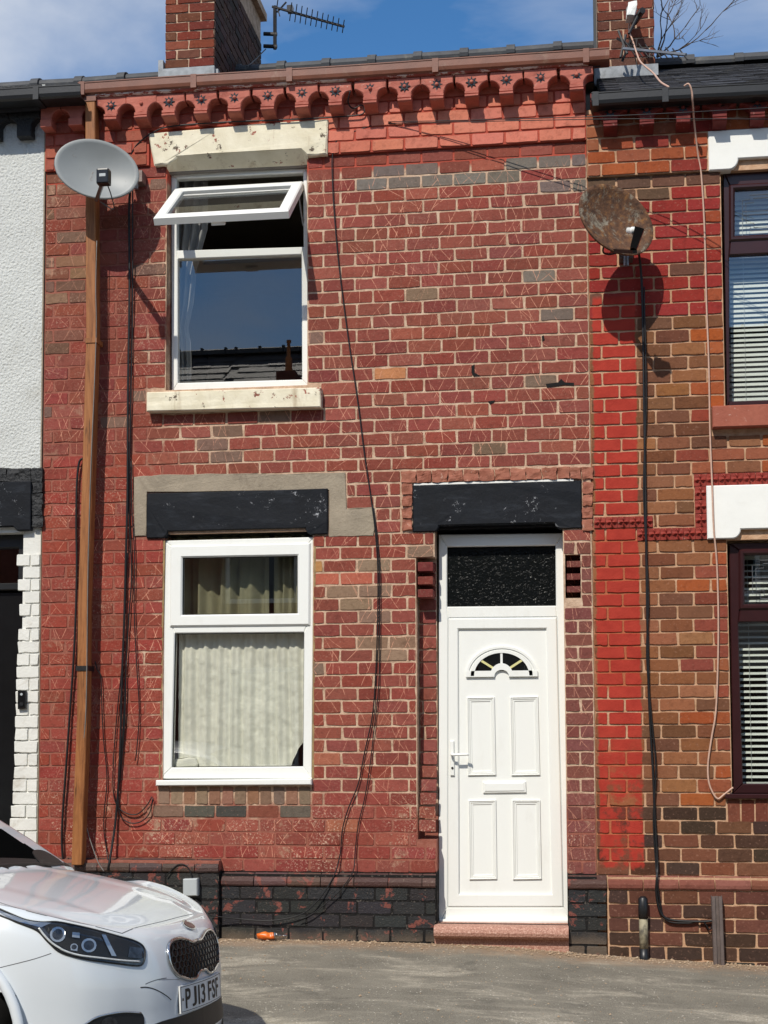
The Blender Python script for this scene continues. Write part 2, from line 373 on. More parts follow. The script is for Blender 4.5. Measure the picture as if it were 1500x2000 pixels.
M['slate'] = plain('roof_slate', (58, 58, 62), .6, .3, 5, .5, 35, dirt=(92, 90, 84), dirtamt=.5, dscale=7, bdist=.008)
M['ridge'] = plain('ridge_tile', (64, 66, 70), .7, .25, 7, .5, 40, dirt=(110, 108, 98), dirtamt=.5)
M['cement'] = plain('cement_render', (152, 140, 122), .95, .16, 6, .6, 55, dirt=(112, 100, 86), dirtamt=.6, dscale=4, bdist=.008)
M['render'] = plain('white_roughcast', (208, 210, 206), .9, .05, 5, .75, 130, dirt=(180, 178, 168), dirtamt=.35, dscale=2.2, bdist=.01)
M['white_brick'] = plain('white_painted_brick', (222, 221, 214), .75, .05, 6, .5, 45, dirt=(170, 158, 140), dirtamt=.4, dscale=7, bdist=.006)
M['white_stone'] = plain('white_painted_lintel', (236, 236, 230), .7, .03, 6, .3, 40, dirt=(206, 202, 192), dirtamt=.2)
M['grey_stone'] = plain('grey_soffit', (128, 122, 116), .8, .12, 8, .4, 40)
M['black_rough'] = plain('black_rough_paint', (28, 29, 31), .6, .3, 14, .9, 55, bdist=.012)
M['maroon_frame'] = plain('maroon_upvc', (50, 22, 24), .3, .15, 8, .05, 40)
M['plaster'] = plain('room_plaster', (150, 142, 128), .9, .08, 4, .2, 30)
M['carpet'] = plain('room_floor', (70, 58, 48), .95, .2, 20, .4, 60)
M['grey_box'] = plain('grey_plastic', (176, 182, 184), .5, .05, 8, .06, 40, dirt=(140, 138, 130), dirtamt=.3)
M['galv'] = plain('galvanised_steel', (120, 108, 104), .5, .2, 14, .3, 60, metal=.5, dirt=(92, 66, 52), dirtamt=.6)
M['alu'] = plain('dull_aluminium', (140, 142, 146), .45, .15, 14, .2, 60, metal=.7)
M['dark_metal'] = plain('dark_metal', (34, 33, 34), .5, .25, 14, .2, 60, metal=.3, dirt=(70, 52, 42), dirtamt=.4)
M['twig'] = plain('dry_twig', (96, 82, 70), .9, .2, 20, .3, 80)
M['dish'] = None
def dish_mat(name, base, rust, lo, hi, centre=None):
    t = NT(name); c = t.ramp(t.noise(3, 3), [(.3, lin(*base)), (.7, lin(*[min(255, k+14) for k in base]))])
    r = t.step(t.noise(9, 8, .72, dist=.5), lo, hi); rc = t.ramp(t.noise(24, 6, .7), [(.3, lin(58, 40, 32)), (.55, lin(104, 72, 50)), (.75, lin(168, 116, 58))])
    c = t.mix(r, c, rc); spots = t.step(t.noise(60, 5, .7), .66, .72); c = t.mix(t.math('MULTIPLY', spots, .5), c, lin(70, 46, 34))
    return t.fin(c, t.math('ADD', t.math('MULTIPLY', r, .35), .45), t.bump(t.math('MULTIPLY', t.noise(45, 6, .7), r), .7, .008), .4)
M['dish'] = dish_mat('weathered_dish', (126, 130, 130), 0, .60, .78); M['dish_rust'] = dish_mat('rusted_dish', (136, 126, 108), 0, .37, .50)
def step_mat():
    t = NT('doorstep_stone'); c = t.ramp(t.noise(90, 4, .7), [(.3, lin(136, 92, 78)), (.5, lin(172, 126, 108)), (.68, lin(210, 174, 156))]); d = t.step(t.noise(5, 5, .6), .5, .75)
    return t.fin(t.mix(t.math('MULTIPLY', d, .4), c, lin(116, 82, 68)), .75, t.bump(t.noise(120, 4), .5, .005))
M['step'] = step_mat()
def glass(name, tint=.9, refl=1.6, rough=0.0, base=.02, bumpy=False, body=None):
    m = bpy.data.materials.new(name); m.use_nodes = True; t = m.node_tree; t.nodes.clear(); n = t.nodes.new; l = t.links.new
    o = n('ShaderNodeOutputMaterial'); tr = n('ShaderNodeBsdfTransparent'); tr.inputs[0].default_value = (tint, tint, tint*.98, 1)
    g = n('ShaderNodeBsdfGlossy'); g.inputs['Roughness'].default_value = rough; g.inputs['Color'].default_value = (1, 1, 1, 1)
    fr = n('ShaderNodeFresnel'); fr.inputs['IOR'].default_value = 1.52; ma = n('ShaderNodeMath'); ma.operation = 'MULTIPLY_ADD'; ma.inputs[1].default_value = refl; ma.inputs[2].default_value = base; ma.use_clamp = True
    gb = n('ShaderNodeNewGeometry'); iv = n('ShaderNodeMath'); iv.operation = 'SUBTRACT'; iv.inputs[0].default_value = 1.0; l(gb.outputs['Backfacing'], iv.inputs[1]); mu = n('ShaderNodeMath'); mu.operation = 'MULTIPLY'; l(ma.outputs[0], mu.inputs[0]); l(iv.outputs[0], mu.inputs[1])
    l(fr.outputs[0], ma.inputs[0]); mx_ = n('ShaderNodeMixShader'); l(mu.outputs[0], mx_.inputs[0]); l(g.outputs[0], mx_.inputs[2])
    if body:
        df = n('ShaderNodeBsdfDiffuse'); df.inputs[0].default_value = body; m2 = n('ShaderNodeMixShader'); m2.inputs[0].default_value = .9; l(tr.outputs[0], m2.inputs[1]); l(df.outputs[0], m2.inputs[2]); l(m2.outputs[0], mx_.inputs[1])
    else: l(tr.outputs[0], mx_.inputs[1])
    if bumpy:
        geo = n('ShaderNodeNewGeometry'); no = n('ShaderNodeTexNoise'); no.inputs['Scale'].default_value = 34; no.inputs['Detail'].default_value = 1.5; no.inputs['Distortion'].default_value = 1.6
        l(geo.outputs['Position'], no.inputs['Vector']); b = n('ShaderNodeBump'); b.inputs['Strength'].default_value = .9; b.inputs['Distance'].default_value = .012; l(no.outputs['Fac'], b.inputs['Height']); l(b.outputs[0], g.inputs['Normal'])
    l(mx_.outputs[0], o.inputs['Surface']); return m
M['glass'] = glass('window_glass', .96, 1.9, base=.06); M['glass_frost'] = glass('patterned_glass', .3, .16, .22, .0, True, (.006, .007, .007, 1)); M['glass_dark'] = glass('dark_glass', .2, 1.2, body=(.004, .004, .004, 1))
def cloth(name, c, trans=.35):
    t = NT(name); w = t.noise(260, 2); cc = t.mix(t.step(t.noise(5, 4), .3, .7), lin(*c), lin(*[max(0, k-14) for k in c]))
    t.fin(cc, .9, t.bump(t.math('ADD', w, t.math('MULTIPLY', t.noise(24, 4, .6, dist=1.2), 2.5)), .25, .006), .1); n = t.t.nodes.new
    tl = n('ShaderNodeBsdfTranslucent'); t.put(tl.inputs[0], cc); ms = n('ShaderNodeMixShader'); ms.inputs[0].default_value = trans; t.link(t.b.outputs[0], ms.inputs[1]); t.link(tl.outputs[0], ms.inputs[2]); t.link(ms.outputs[0], t.out.inputs['Surface']); return t.m
M['net'] = cloth('cream_net', (250, 251, 240), .08); M['curtain_olive'] = cloth('olive_curtain', (156, 154, 128), .2); M['curtain_grey'] = cloth('grey_curtain', (170, 170, 168), .2)
M['blind'] = plain('white_blind_slat', (214, 222, 218), .5, .04, 5, .03, 40)
def asphalt(name, a, b, dusty):
    t = NT(name); p = t.pos(); pp = t.sep(p)
    c = t.ramp(t.noise(2.2, 6, .6), [(.3, lin(*a)), (.7, lin(*b))])
    agg = t.noise(170, 3, .6); c = t.mix(t.math('MULTIPLY', t.step(agg, .5, .68), .5), c, lin(168, 163, 150)); c = t.mix(t.math('MULTIPLY', t.step(agg, .5, .32), .5), c, lin(58, 57, 54))
    d = t.step(t.noise(1.7, 9, .74, vec=t.scalev(p, (.7, 1.5, 1)), dist=.7), .48, .66); gr = t.step(t.noise(95, 4, .75), .40, .62); c = t.mix(t.math('MULTIPLY', t.math('MULTIPLY', d, t.math('ADD', t.math('MULTIPLY', gr, .75), .25)), .8*dusty), c, lin(196, 188, 170))
    st = t.step(t.noise(3.5, 5, .6, dist=.3), .60, .66); c = t.mix(t.math('MULTIPLY', st, .3), c, lin(70, 70, 66))
    wall = t.math('SUBTRACT', 1.0, t.step(t.math('ADD', t.math('MULTIPLY', pp[1], -1.0), t.math('MULTIPLY', t.math('SUBTRACT', t.noise(5, 6, .7), .5), .7)), .08, .5))
    c = t.mix(t.math('MULTIPLY', wall, .9*dusty), c, t.mix(t.noise(22, 5), lin(122, 98, 78), lin(170, 146, 120)))
    sp = t.voro(30, vec=p); c = t.mix(t.math('MULTIPLY', t.math('LESS_THAN', sp, .13), t.math('MULTIPLY', t.step(t.noise(4, 4), .42, .58), .9)), c, lin(222, 216, 202))
    return t.fin(c, .93, t.bump(t.math('ADD', agg, t.math('MULTIPLY', t.noise(14, 5), 1.2)), .55, .008), .2)
M['pavement'] = asphalt('pavement_asphalt', (106, 102, 92), (136, 131, 118), 1.0); M['road'] = asphalt('road_asphalt', (74, 74, 73), (94, 93, 90), .4)
M['kerb'] = plain('kerb_stone', (142, 138, 130), .9, .12, 8, .5, 60, dirt=(96, 92, 84), dirtamt=.5)
M['earth'] = plain('earth', (96, 92, 84), .95, .2, 3, .5, 20)
# ------------------------------------------------------------------ ground
def lerp_tab(tab, x):
    if x <= tab[0][0]: return tab[0][1]
    for (a, p), (b, q) in zip(tab, tab[1:]):
        if x <= b: return p+(q-p)*(x-a)/(b-a)
    return tab[-1][1]
def g_wall(x):                                     # level of the pavement along the foot of the wall: the street falls to the right
    return lerp_tab([(-60, .9), (-8, .10), (-1.3, .050), (-.6, .035), (0, -.010), (1.1, -.066), (8, -.40), (60, -2.2)], x)
KERB_Y, ROAD_DROP = -2.62, .10
def g_at(x, y):
    return g_wall(x)+.022*min(0, max(y, KERB_Y))-(ROAD_DROP if y < KERB_Y else 0)-(.012*max(0, KERB_Y-max(y, -6)) if False else 0)
def ground_grid(name, ys, xs, off, mat, amp=.004):
    vs_, fs = [], []; n = len(ys)
    for x in xs:
        for y in ys: vs_.append((x, y, g_at(x, y)+off+amp*mnoise.noise(Vector((x*1.7, y*1.7, 3)))+amp*.5*mnoise.noise(Vector((x*6, y*6, 3)))))
    for i in range(len(xs)-1):
        for j in range(n-1): a = i*n+j; fs.append((a, a+1, a+n+1, a+n)[::-1])
    me = mesh(name, vs_, fs, True); return tag(link(name, me, mat), kind='structure')
xs_ = [-60, -40, -25, -15, -10, -7]+[-5.5+.12*i for i in range(82)]+[5, 7, 10, 15, 25, 40, 60]
ground_grid('pavement', [.24-.05*i for i in range(6)]+[-.06-.1*i for i in range(28)], xs_, 0, M['pavement'])
ground_grid('road', [KERB_Y-.13-1e-3-.5*i for i in range(10)]+[-8-i for i in range(3)], xs_, 0, M['road'])
kb = MB()
for i in range(30):
    x0 = -14+i*.92; x1 = x0+.905; z0 = g_at((x0+x1)/2, KERB_Y)
    kb.box(x0, x1, KERB_Y-.125, KERB_Y+.03, z0-.2, z0+.004)
kerbo = tag(kb.build('kerb', M['kerb']), kind='structure')
gr = MB(); gr.add([(-1200, -1200, -4), (1200, -1200, -4), (1200, 1200, -4), (-1200, 1200, -4)], [(0, 1, 2, 3)]); tag(gr.build('ground', M['earth'], recalc=False), kind='structure')

# ------------------------------------------------------------------ brick courses
ANCH = [(-12, 6.36), (-1, 5.402), (0, 5.3149), (10, 4.4437), (22, 3.366), (30, 2.6828), (37, 2.0737), (46, 1.2975), (55, .4964), (62, -.13), (75, -1.3)]
def zc(n): return lerp_tab(ANCH, n)
BL, JT = .2265, .0112
def brick_mesh(w, h, dep, seed, rough=.0022, bev=.0016):
    """one brick face: rounded uneven corners, worn arrises running back into the mortar"""
    rnd = random.Random(seed); a, b = w/2, h/2; rc = min(.0065, a*.4)
    per = [(-a, -b+rc*.7), (-a+rc, -b), (-a*.3, -b), (a*.35, -b), (a-rc, -b), (a, -b+rc*.7), (a, b-rc*.7), (a-rc, b), (a*.3, b), (-a*.38, b), (-a+rc, b), (-a, b-rc*.7)]
    out = []; inn = []
    for i, (x, y) in enumerate(per):
        k = rough*.8; jx, jy = rnd.uniform(-k, k), rnd.uniform(-k, k)
        if rnd.random() < .10: jx -= math.copysign(.005, x); jy -= math.copysign(.004, y)
        out.append((x+jx, y+jy)); inn.append((x+jx-math.copysign(bev, x)*(1 if abs(x) > a*.85 else 0), y+jy-math.copysign(bev, y)*(1 if abs(y) > b*.6 else .5)))
    n = len(per); v = [(x, rnd.uniform(-.001, .001), z) for x, z in inn]+[(x, .012, z) for x, z in out]
    f = [tuple(range(n))]+[(i, n+i, n+(i+1) % n, (i+1) % n) for i in range(n)]
    return mesh('brick', v, f)
H0 = .0873-JT; W0 = BL-JT
STRETCH = [brick_mesh(W0, H0, .05, 100+i) for i in range(14)]
def intervals(x0, x1, za, zb, excl):
    iv = [(x0, x1)]
    for (a, b, c, d) in excl:
        if min(zb, d)-max(za, c) < .022: continue
        nv = []
        for (p, q) in iv:
            if b <= p or a >= q: nv.append((p, q)); continue
            if a-p > .03: nv.append((p, a))
            if q-b > .03: nv.append((b, q))
        iv = nv
    return iv
def lay(x0, x1, n0, n1, ph, excl, zmin=-9, zmax=99):
    out = []
    for n in range(n0, n1):
        zt, zb = zc(n), zc(n+1)
        if zb < zmin-.03 or zt > zmax+.03: continue
        zt2, zb2 = min(zt, zmax), max(zb, zmin)
        o = ph+(BL/2 if n % 2 else 0)+random.uniform(-.008, .008)
        for (a, b) in intervals(x0, x1, zb2, zt2, excl):
            cuts = [a]; k = math.ceil((a-o)/BL+.12)
            while o+k*BL < b-.03:
                cuts.append(o+k*BL+random.uniform(-.006, .006)); k += 1
            cuts.append(b)
            for p, q in zip(cuts, cuts[1:]):
                if q-p > .025: out.append((p+JT/2, q-JT/2, zb2+JT/2, zt2-JT/2, n))
    return out
def put_bricks(bricks, colour, yfun, wall, mats, top=300, xy=None, name='brick', stuff='brickwork', rough=.0022):
    """bricks: the largest `top` become objects of their own, the others one joined part"""
    bricks = sorted(bricks, key=lambda b: -(b[1]-b[0])*(b[3]-b[2]))
    mb_v, mb_f, mb_c = [], [], []
    for i, b in enumerate(bricks):
        xa, xb, za, zb, n = b; cx_, cz = (xa+xb)/2, (za+zb)/2; w, h = xb-xa, zb-za; c = colour(cx_, cz, n); y = yfun(cx_, cz)-random.uniform(0, .0035)
        full = abs(w-W0) < .03 and abs(h-H0) < .012
        me = random.choice(STRETCH) if full else brick_mesh(w, h, .05, i*7+3, rough)
        s = (w/W0, 1, h/H0) if full else (1, 1, 1); tw = random.uniform(-.006, .006); fl = random.choice((0, math.pi)) if full else 0
        if i < top:
            o = bpy.data.objects.new(name, me); col.objects.link(o)
            if not me.materials: me.materials.append(mats[0])
            o.parent = wall; o.location = (cx_, y, cz); o.scale = s; o.rotation_euler = (random.uniform(-.02, .02), tw*.6, random.uniform(-.008, .008)); o.color = c
            o.material_slots[0].link = 'OBJECT'; o.material_slots[0].material = mats[0]
        else:
            nb = len(mb_v); mb_v += [(cx_+v.co.x*s[0], y+v.co.y, cz+v.co.z*s[2]) for v in me.vertices]; mb_f += [tuple(nb+k for k in p.vertices) for p in me.polygons]; mb_c += [c]*len(me.vertices)
    if mb_v:
        me = bpy.data.meshes.new(stuff); me.from_pydata(mb_v, [], mb_f); ca = me.color_attributes.new('Col', 'FLOAT_COLOR', 'POINT')
        for i, c in enumerate(mb_c): ca.data[i].color = c
        o = link(stuff, me, mats[1]); o.parent = wall; o['kind'] = 'stuff'
def slab(name, x0, x1, z0, z1, yf, yb, holes, mat, parent, extra=None):
    xs = sorted({x0, x1, *[h[0] for h in holes], *[h[1] for h in holes]}); zs = sorted({z0, z1, *[h[2] for h in holes], *[h[3] for h in holes]})
    xs = [x for x in xs if x0 <= x <= x1]; zs = [z for z in zs if z0 <= z <= z1]
    def hole(i, j):
        if i < 0 or j < 0 or i >= len(xs)-1 or j >= len(zs)-1: return True
        cx_, cz = (xs[i]+xs[i+1])/2, (zs[j]+zs[j+1])/2
        return any(h[0] < cx_ < h[1] and h[2] < cz < h[3] for h in holes)
    mb = MB()
    for i in range(len(xs)-1):
        for j in range(len(zs)-1):
            if hole(i, j): continue
            a, b, c, d = xs[i], xs[i+1], zs[j], zs[j+1]
            mb.add([(a, yf, c), (b, yf, c), (b, yf, d), (a, yf, d)], [(0, 1, 2, 3)]); mb.add([(a, yb, c), (b, yb, c), (b, yb, d), (a, yb, d)], [(3, 2, 1, 0)])
            if hole(i-1, j): mb.add([(a, yf, c), (a, yf, d), (a, yb, d), (a, yb, c)], [(0, 1, 2, 3)])
            if hole(i+1, j): mb.add([(b, yf, c), (b, yf, d), (b, yb, d), (b, yb, c)], [(3, 2, 1, 0)])
            if hole(i, j-1): mb.add([(a, yf, c), (b, yf, c), (b, yb, c), (a, yb, c)], [(3, 2, 1, 0)])
            if hole(i, j+1): mb.add([(a, yf, d), (b, yf, d), (b, yb, d), (a, yb, d)], [(0, 1, 2, 3)])
    if extra: extra(mb)
    return mb.build(name, mat, parent, recalc=False)
def rect(px0, py0, px1, py1, Y=0.0, grow=0.0):
    a, b, c, d = at(px0, py0, Y), at(px1, py0, Y), at(px1, py1, Y), at(px0, py1, Y)
    return ((a.x+d.x)/2-grow, (b.x+c.x)/2+grow, (c.z+d.z)/2-grow, (a.z+b.z)/2+grow)

XL, XR, XRR, XLL = -3.765, .030, 3.9, -7.6
def shell(house, x0, x1, eaves, ridge, ridge_y=4.0, depth=8.0, mat='mortar_plain', floors=(.2, 2.95)):
    """party walls, rear wall, floors and ceilings: closed, so that the rooms behind the glass are dark"""
    for x in (x0+.001, x1-.121):
        m = MB(); m.add([(x, .245, -1), (x, depth, -1), (x, depth, eaves), (x, ridge_y, ridge-.05), (x, .245, eaves), (x+.12, .245, -1), (x+.12, depth, -1), (x+.12, depth, eaves), (x+.12, ridge_y, ridge-.05), (x+.12, .245, eaves)], [(0, 1, 2, 3, 4), (9, 8, 7, 6, 5), (0, 5, 6, 1), (1, 6, 7, 2), (2, 7, 8, 3), (3, 8, 9, 4), (4, 9, 5, 0)]); m.build('party_wall', M['plaster'], house)
    MB().box(x0+.13, x1-.13, depth-.2, depth, -1, eaves).build('rear_wall', M['plaster'], house)
    MB().box(x0+.13, x1-.13, 4.0, 4.1, -.2, eaves-.1).build('partition', M['plaster'], house)
    for z in (*floors, eaves-.12): MB().box(x0+.13, x1-.13, .25, depth-.21, z-.1, z).build('floor', M['carpet'] if z < eaves-.2 else M['plaster'], house)

# ================================================================== the middle house
house = empty('terraced_house', (-1.9, 0, 0)); tag(house, 'red painted brick terraced house with scratched bricks and a white front door', 'house', 'terraced houses')
def keep(o): return o
W_UP = rect(325, 322, 600, 757); W_LO = rect(319, 1048, 611, 1526); DOOR = rect(851, 1036, 1104, 1805)
LINT_UP = rect(290, 240, 640, 316); SILL_UP = rect(286, 757, 626, 800); LINT_LO = rect(288, 960, 641, 1048); LINT_DR = rect(806, 944, 1136, 1036)
PATCH1 = rect(263, 928, 676, 962); PATCH2 = rect(263, 962, 288, 1046); PATCH3 = rect(641, 962, 676, 1000); PATCH4 = rect(641, 992, 733, 1047)
ROCK1 = rect(783, 912, 1158, 945); ROCKL = rect(783, 945, 806, 1040); ROCKR = rect(1136, 945, 1158, 1036)
SOLD = rect(308, 1535, 608, 1572); SOLD2 = rect(298, 1572, 608, 1597)
SLOT_L = rect(814, 1088, 851, 1640); SLOT_R = rect(1104, 1083, 1134, 1168)
ZB = zc(-1)                                                      # underside of the projecting painted courses
Z_PL = zc(55)
ZT = 5.96
def wall_extra(mb):
    mb.box(XL, LINT_UP[0]+.01, -.020, .05, ZB, ZT); mb.box(LINT_UP[1]-.01, XR, -.020, .05, ZB, ZT); mb.box(LINT_UP[0]+.01, LINT_UP[1]-.01, -.020, .05, LINT_UP[3]-.02, ZT)
    mb.box(XL, DOOR[0]-.003, -.0345, .05, -.4, Z_PL-.01); mb.box(DOOR[1]+.003, XR, -.0345, .05, -.4, Z_PL-.01)
    mb.box(XL, at(433, 1690).x, -.0805, .02, -.4, zc(54)-.012)
wallM = slab('front_wall', XL, XR, -.5, ZT, .0022, .24, [(W_UP[0], W_UP[1], W_UP[2], W_UP[3]+.05), (W_LO[0], W_LO[1], W_LO[2], W_LO[3]+.03), (DOOR[0], DOOR[1], DOOR[2], DOOR[3]+.05), SLOT_L, SLOT_R], M['mortar_main'], house, wall_extra)
MB().box(SLOT_L[0]+.001, SLOT_L[1]-.002, .126, .2, SLOT_L[2]+.001, SLOT_L[3]-.001).build('jamb_recess', M['mortar_main'], house)
excl = [W_UP, W_LO, DOOR, LINT_UP, SILL_UP, LINT_LO, LINT_DR, PATCH1, PATCH2, PATCH3, PATCH4, ROCK1, ROCKL, ROCKR, SOLD, SOLD2, SLOT_L, SLOT_R]
REDS = [(134, 68, 57), (139, 72, 60), (129, 65, 55), (142, 76, 63), (134, 70, 58), (138, 66, 55), (131, 70, 59)]
def jit(c, a=7): a *= .7; k = random.uniform(-a, a); return lin(*[max(8, v+k+random.uniform(-3, 3)) for v in c])
GREY_SPOT = [(700, 322, 870, 372), (855, 335, 1000, 368), (1000, 310, 1140, 340), (1065, 345, 1140, 375), (1037, 400, 1068, 432), (1000, 478, 1035, 500), (995, 527, 1065, 552)]
SPOTS = [(at(785, 731), (182, 124, 82)), (at(668, 1133), (176, 98, 78)), (at(615, 1108), (176, 130, 80)), (at(625, 1470), (160, 92, 74)), (at(645, 1612), (158, 92, 66)), (at(845, 570), (124, 104, 82)), (at(1075, 625), (112, 96, 84))]
def col_main(x, z, n):
    r = random.random()
    for q_, c_ in SPOTS:
        if abs(q_.x-x) < .11 and abs(q_.z-z) < .043: return jit(c_, 6)
    for g in GREY_SPOT:
        a = rect(*g)
        if a[0] < x < a[1] and a[2] < z < a[3]: return jit((118, 106, 98), 9)
    if x > DOOR[1]-.03 and z < 2.7: return jit((122, 70, 63), 8) if r < .85 else jit((118, 70, 62))
    if x < -3.47 and 4.1 < z < 5.4: return jit(random.choice([(128, 84, 66), (112, 84, 68), (134, 66, 52), (140, 104, 82)]), 10)
    if x < -2.9 and z < 3.4: return jit(random.choice([(144, 64, 52), (138, 66, 54), (150, 70, 57)]), 6)
    if z < 1.15: return jit(random.choice([(138, 64, 55), (132, 66, 57), (144, 74, 63)]), 7)
    if r < .035: return jit((118, 92, 78), 10)
    if r < .07: return jit((150, 80, 66), 6)
    if 1.9 < z < 2.72 and -1.72 < x < -1.05 and r < .35: return jit((138, 112, 92), 8)
    return jit(random.choice(REDS))
PH = at(664.2, 391).x
bricksM = lay(XL, XR, -1, 55, PH, excl, zmin=Z_PL)
put_bricks(bricksM, col_main, lambda x, z: 0, wallM, (M['brick_main_object'], M['brick_main_attr']), 300)
# projecting courses under the cornice, painted salmon
def col_sal(x, z, n):
    if x < -3.2: return jit((164, 90, 74), 9)
    if x < LINT_UP[1]: return jit((158, 88, 72), 8)
    return jit((206, 122, 101), 9)
put_bricks(lay(XL, XR, -8, -1, PH, [LINT_UP], zmin=ZB, zmax=ZT), col_sal, lambda x, z: -.026, wallM, (M['brick_plain_object'], M['brick_plain_attr']), 60, stuff='band_brickwork')
# soldier bricks and grey course under the lower window
def soldiers(r, n, cols, vert=True):
    out = []
    for i in range(n):
        a = r[0]+(r[1]-r[0])*i/n; b = r[0]+(r[1]-r[0])*(i+1)/n; out.append((a+.005, b-.005, r[2]+.005, r[3]-.005, i))
    put_bricks(out, lambda x, z, k: jit(random.choice(cols), 9), lambda x, z: -.001, wallM, (M['brick_plain_object'], M['brick_plain_attr']), 40)
soldiers(SOLD, 12, [(136, 112, 92), (126, 104, 86), (142, 104, 84), (120, 100, 84)])
soldiers(SOLD2, 5, [(96, 86, 76), (72, 68, 64), (130, 80, 60), (80, 76, 70), (124, 98, 80)])
# plinth: moulded top course, black painted courses
def col_bl(x, z, n): return jit((36, 35, 36), 5)
def plinth(x0, x1, ntop, y, mats, parent, colour, phase, ytop=None):
    br = lay(x0, x1, ntop+1, 63, phase, []); br = [b for b in br if b[3] > g_wall((b[0]+b[1])/2)-.02]
    put_bricks(br, colour, lambda x, z: y, parent, mats, 200)
    zt, zb = zc(ntop), zc(ntop+1); k = x0
    while k < x1-.02:                                            # moulded coping bricks with a rounded weathered nose
        e = min(k+BL, x1)
        if x1-e < .06: e = x1
        prof = [(.02, zb), (y-.006, zb+.002), (y-.013, zb+.012), (y-.014, zb+.034), (y-.006, zb+.058), (.0, zt-.002), (.02, zt-.001)]
        m = MB(); a, b = k+.003, e-.003
        m.add([(a, p, q) for p, q in prof]+[(b, p, q) for p, q in prof], [tuple(range(7)), tuple(reversed(range(7, 14)))]+[(i, 7+i, 7+(i+1) % 7, (i+1) % 7) for i in range(7)])
        o = m.build('coping_brick', mats[0], parent); o.color = colour(a, zt, -1); roughen(o, .003, 14, 2, k); k = e
PB = (M['plinth_object'], M['plinth_attr'])
xs433 = at(433, 1690).x
plinth(xs433+.004, DOOR[0]-.002, 55, -.036, PB, wallM, lambda x, z, n: jit((80, 56, 50), 14) if n == -1 else col_bl(x, z, n), PH)
plinth(XL, xs433, 54, -.082, PB, wallM, lambda x, z, n: jit((72, 54, 48), 14) if n == -1 else col_bl(x, z, n), PH+.07)
plinth(DOOR[1]+.002, at(1186, 1760).x, 55, -.036, PB, wallM, lambda x, z, n: jit((82, 58, 52), 10) if n == -1 else col_bl(x, z, n), PH+.03)
# brick edges of the chamfered left door jamb, with three corbel bricks at its head
for py0, py1 in ((1098, 1116), (1126, 1142), (1151, 1167)):
    r = rect(816, py0, 846, py1, -.01); o = MB().box(r[0], r[1], -.012, .12, r[2], r[3]).build('corbel_brick', M['brick_main_object'], wallM); o.color = jit((120, 56, 50)); bevel_mesh(o, .004, 1)
def sst_(t): t = max(0, min(1, t)); return t
brj = lay(SLOT_L[0]+.002, SLOT_L[1], 29, 53, PH+.09, [], zmin=SLOT_L[2], zmax=SLOT_L[3]-.02)
ZS0, ZS1 = at(830, 1640).z, at(830, 1470).z
put_bricks(brj, lambda x, z, n: jit((136, 74, 64)), lambda x, z: .118*sst_((z-ZS0)/(ZS1-ZS0)), wallM, (M['brick_main_object'], M['brick_main_attr']), 40)
for py0, py1 in ((1103, 1111), (1128, 1136), (1153, 1160)):                      # and on the right jamb
    pass
for k in range(7):
    y0 = 1083+k*12.3; r = rect(1107, y0, 1134, y0+12.3, -.004); proud = k % 2
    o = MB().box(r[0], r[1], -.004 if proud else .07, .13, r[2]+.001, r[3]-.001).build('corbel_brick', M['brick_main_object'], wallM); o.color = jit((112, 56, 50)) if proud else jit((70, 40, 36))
# near-black prisms painting the shade of holes where the pointing has fallen out
M['gap_shade'] = plain('painted_gap_shade', (16, 13, 12), .95, .2, 20, .4, 60)
for pts in ([(1066, 750), (1090, 747), (1096, 740), (1103, 747), (1121, 748), (1121, 753), (1102, 752), (1068, 757)], [(953, 784), (967, 782), (962, 788), (958, 790)], [(921, 715), (927, 712), (927, 728), (938, 734), (925, 735), (921, 728)], [(1058, 657), (1062, 655), (1064, 664), (1059, 667)]):
    MB().prism([xz(*q_) for q_ in reversed(pts)], -.0042, .02).build('mortar_gap_shade', M['gap_shade'], wallM)
# cement patches round the lower lintel
cem = MB()
pts = [(262, 931), (330, 927), (480, 925), (560, 926), (674, 923), (677, 994), (728, 991), (733, 1018), (730, 1046), (643, 1049), (643, 958), (288, 962), (286, 1047), (262, 1048)]
cem.prism_bev([xz(*p) for p in reversed(pts)], -.007, .03, .003); cem = cem.build('cement_patch', M['cement'], house); roughen(cem, .006, 16, 3, 5)
# rock faced surround over the door
rock_mat = M['rock'] = salmon('rock_faced_brick', (138, 80, 62), (168, 108, 86), .45)
def rock(px0, py0, px1, py1, seed, mat, parent, dep=.03):
    r = rect(px0, py0, px1, py1); o = MB().box(r[0]+.003, r[1]-.003, -.014, .03, r[2]+.003, r[3]-.003).build('rock_faced_brick', mat, parent); roughen(o, .011, 26, 4, seed); return o
for i in range(10): rock(783+i*30.5, 920-i*.8, 783+(i+1)*30.5, 944-i*.8, i*1.7, M['rock'], wallM)
for i in range(3): rock(1090+i*23, 912, 1090+(i+1)*23, 936, i*2.9+.4, M['rock'], wallM)
for i in range(4): rock(785, 946+i*23, 806, 967+i*23, i*1.3+9, M['rock'], wallM); rock(1137, 942+i*24, 1158, 965+i*24, i*1.9+19, M['rock'], wallM)

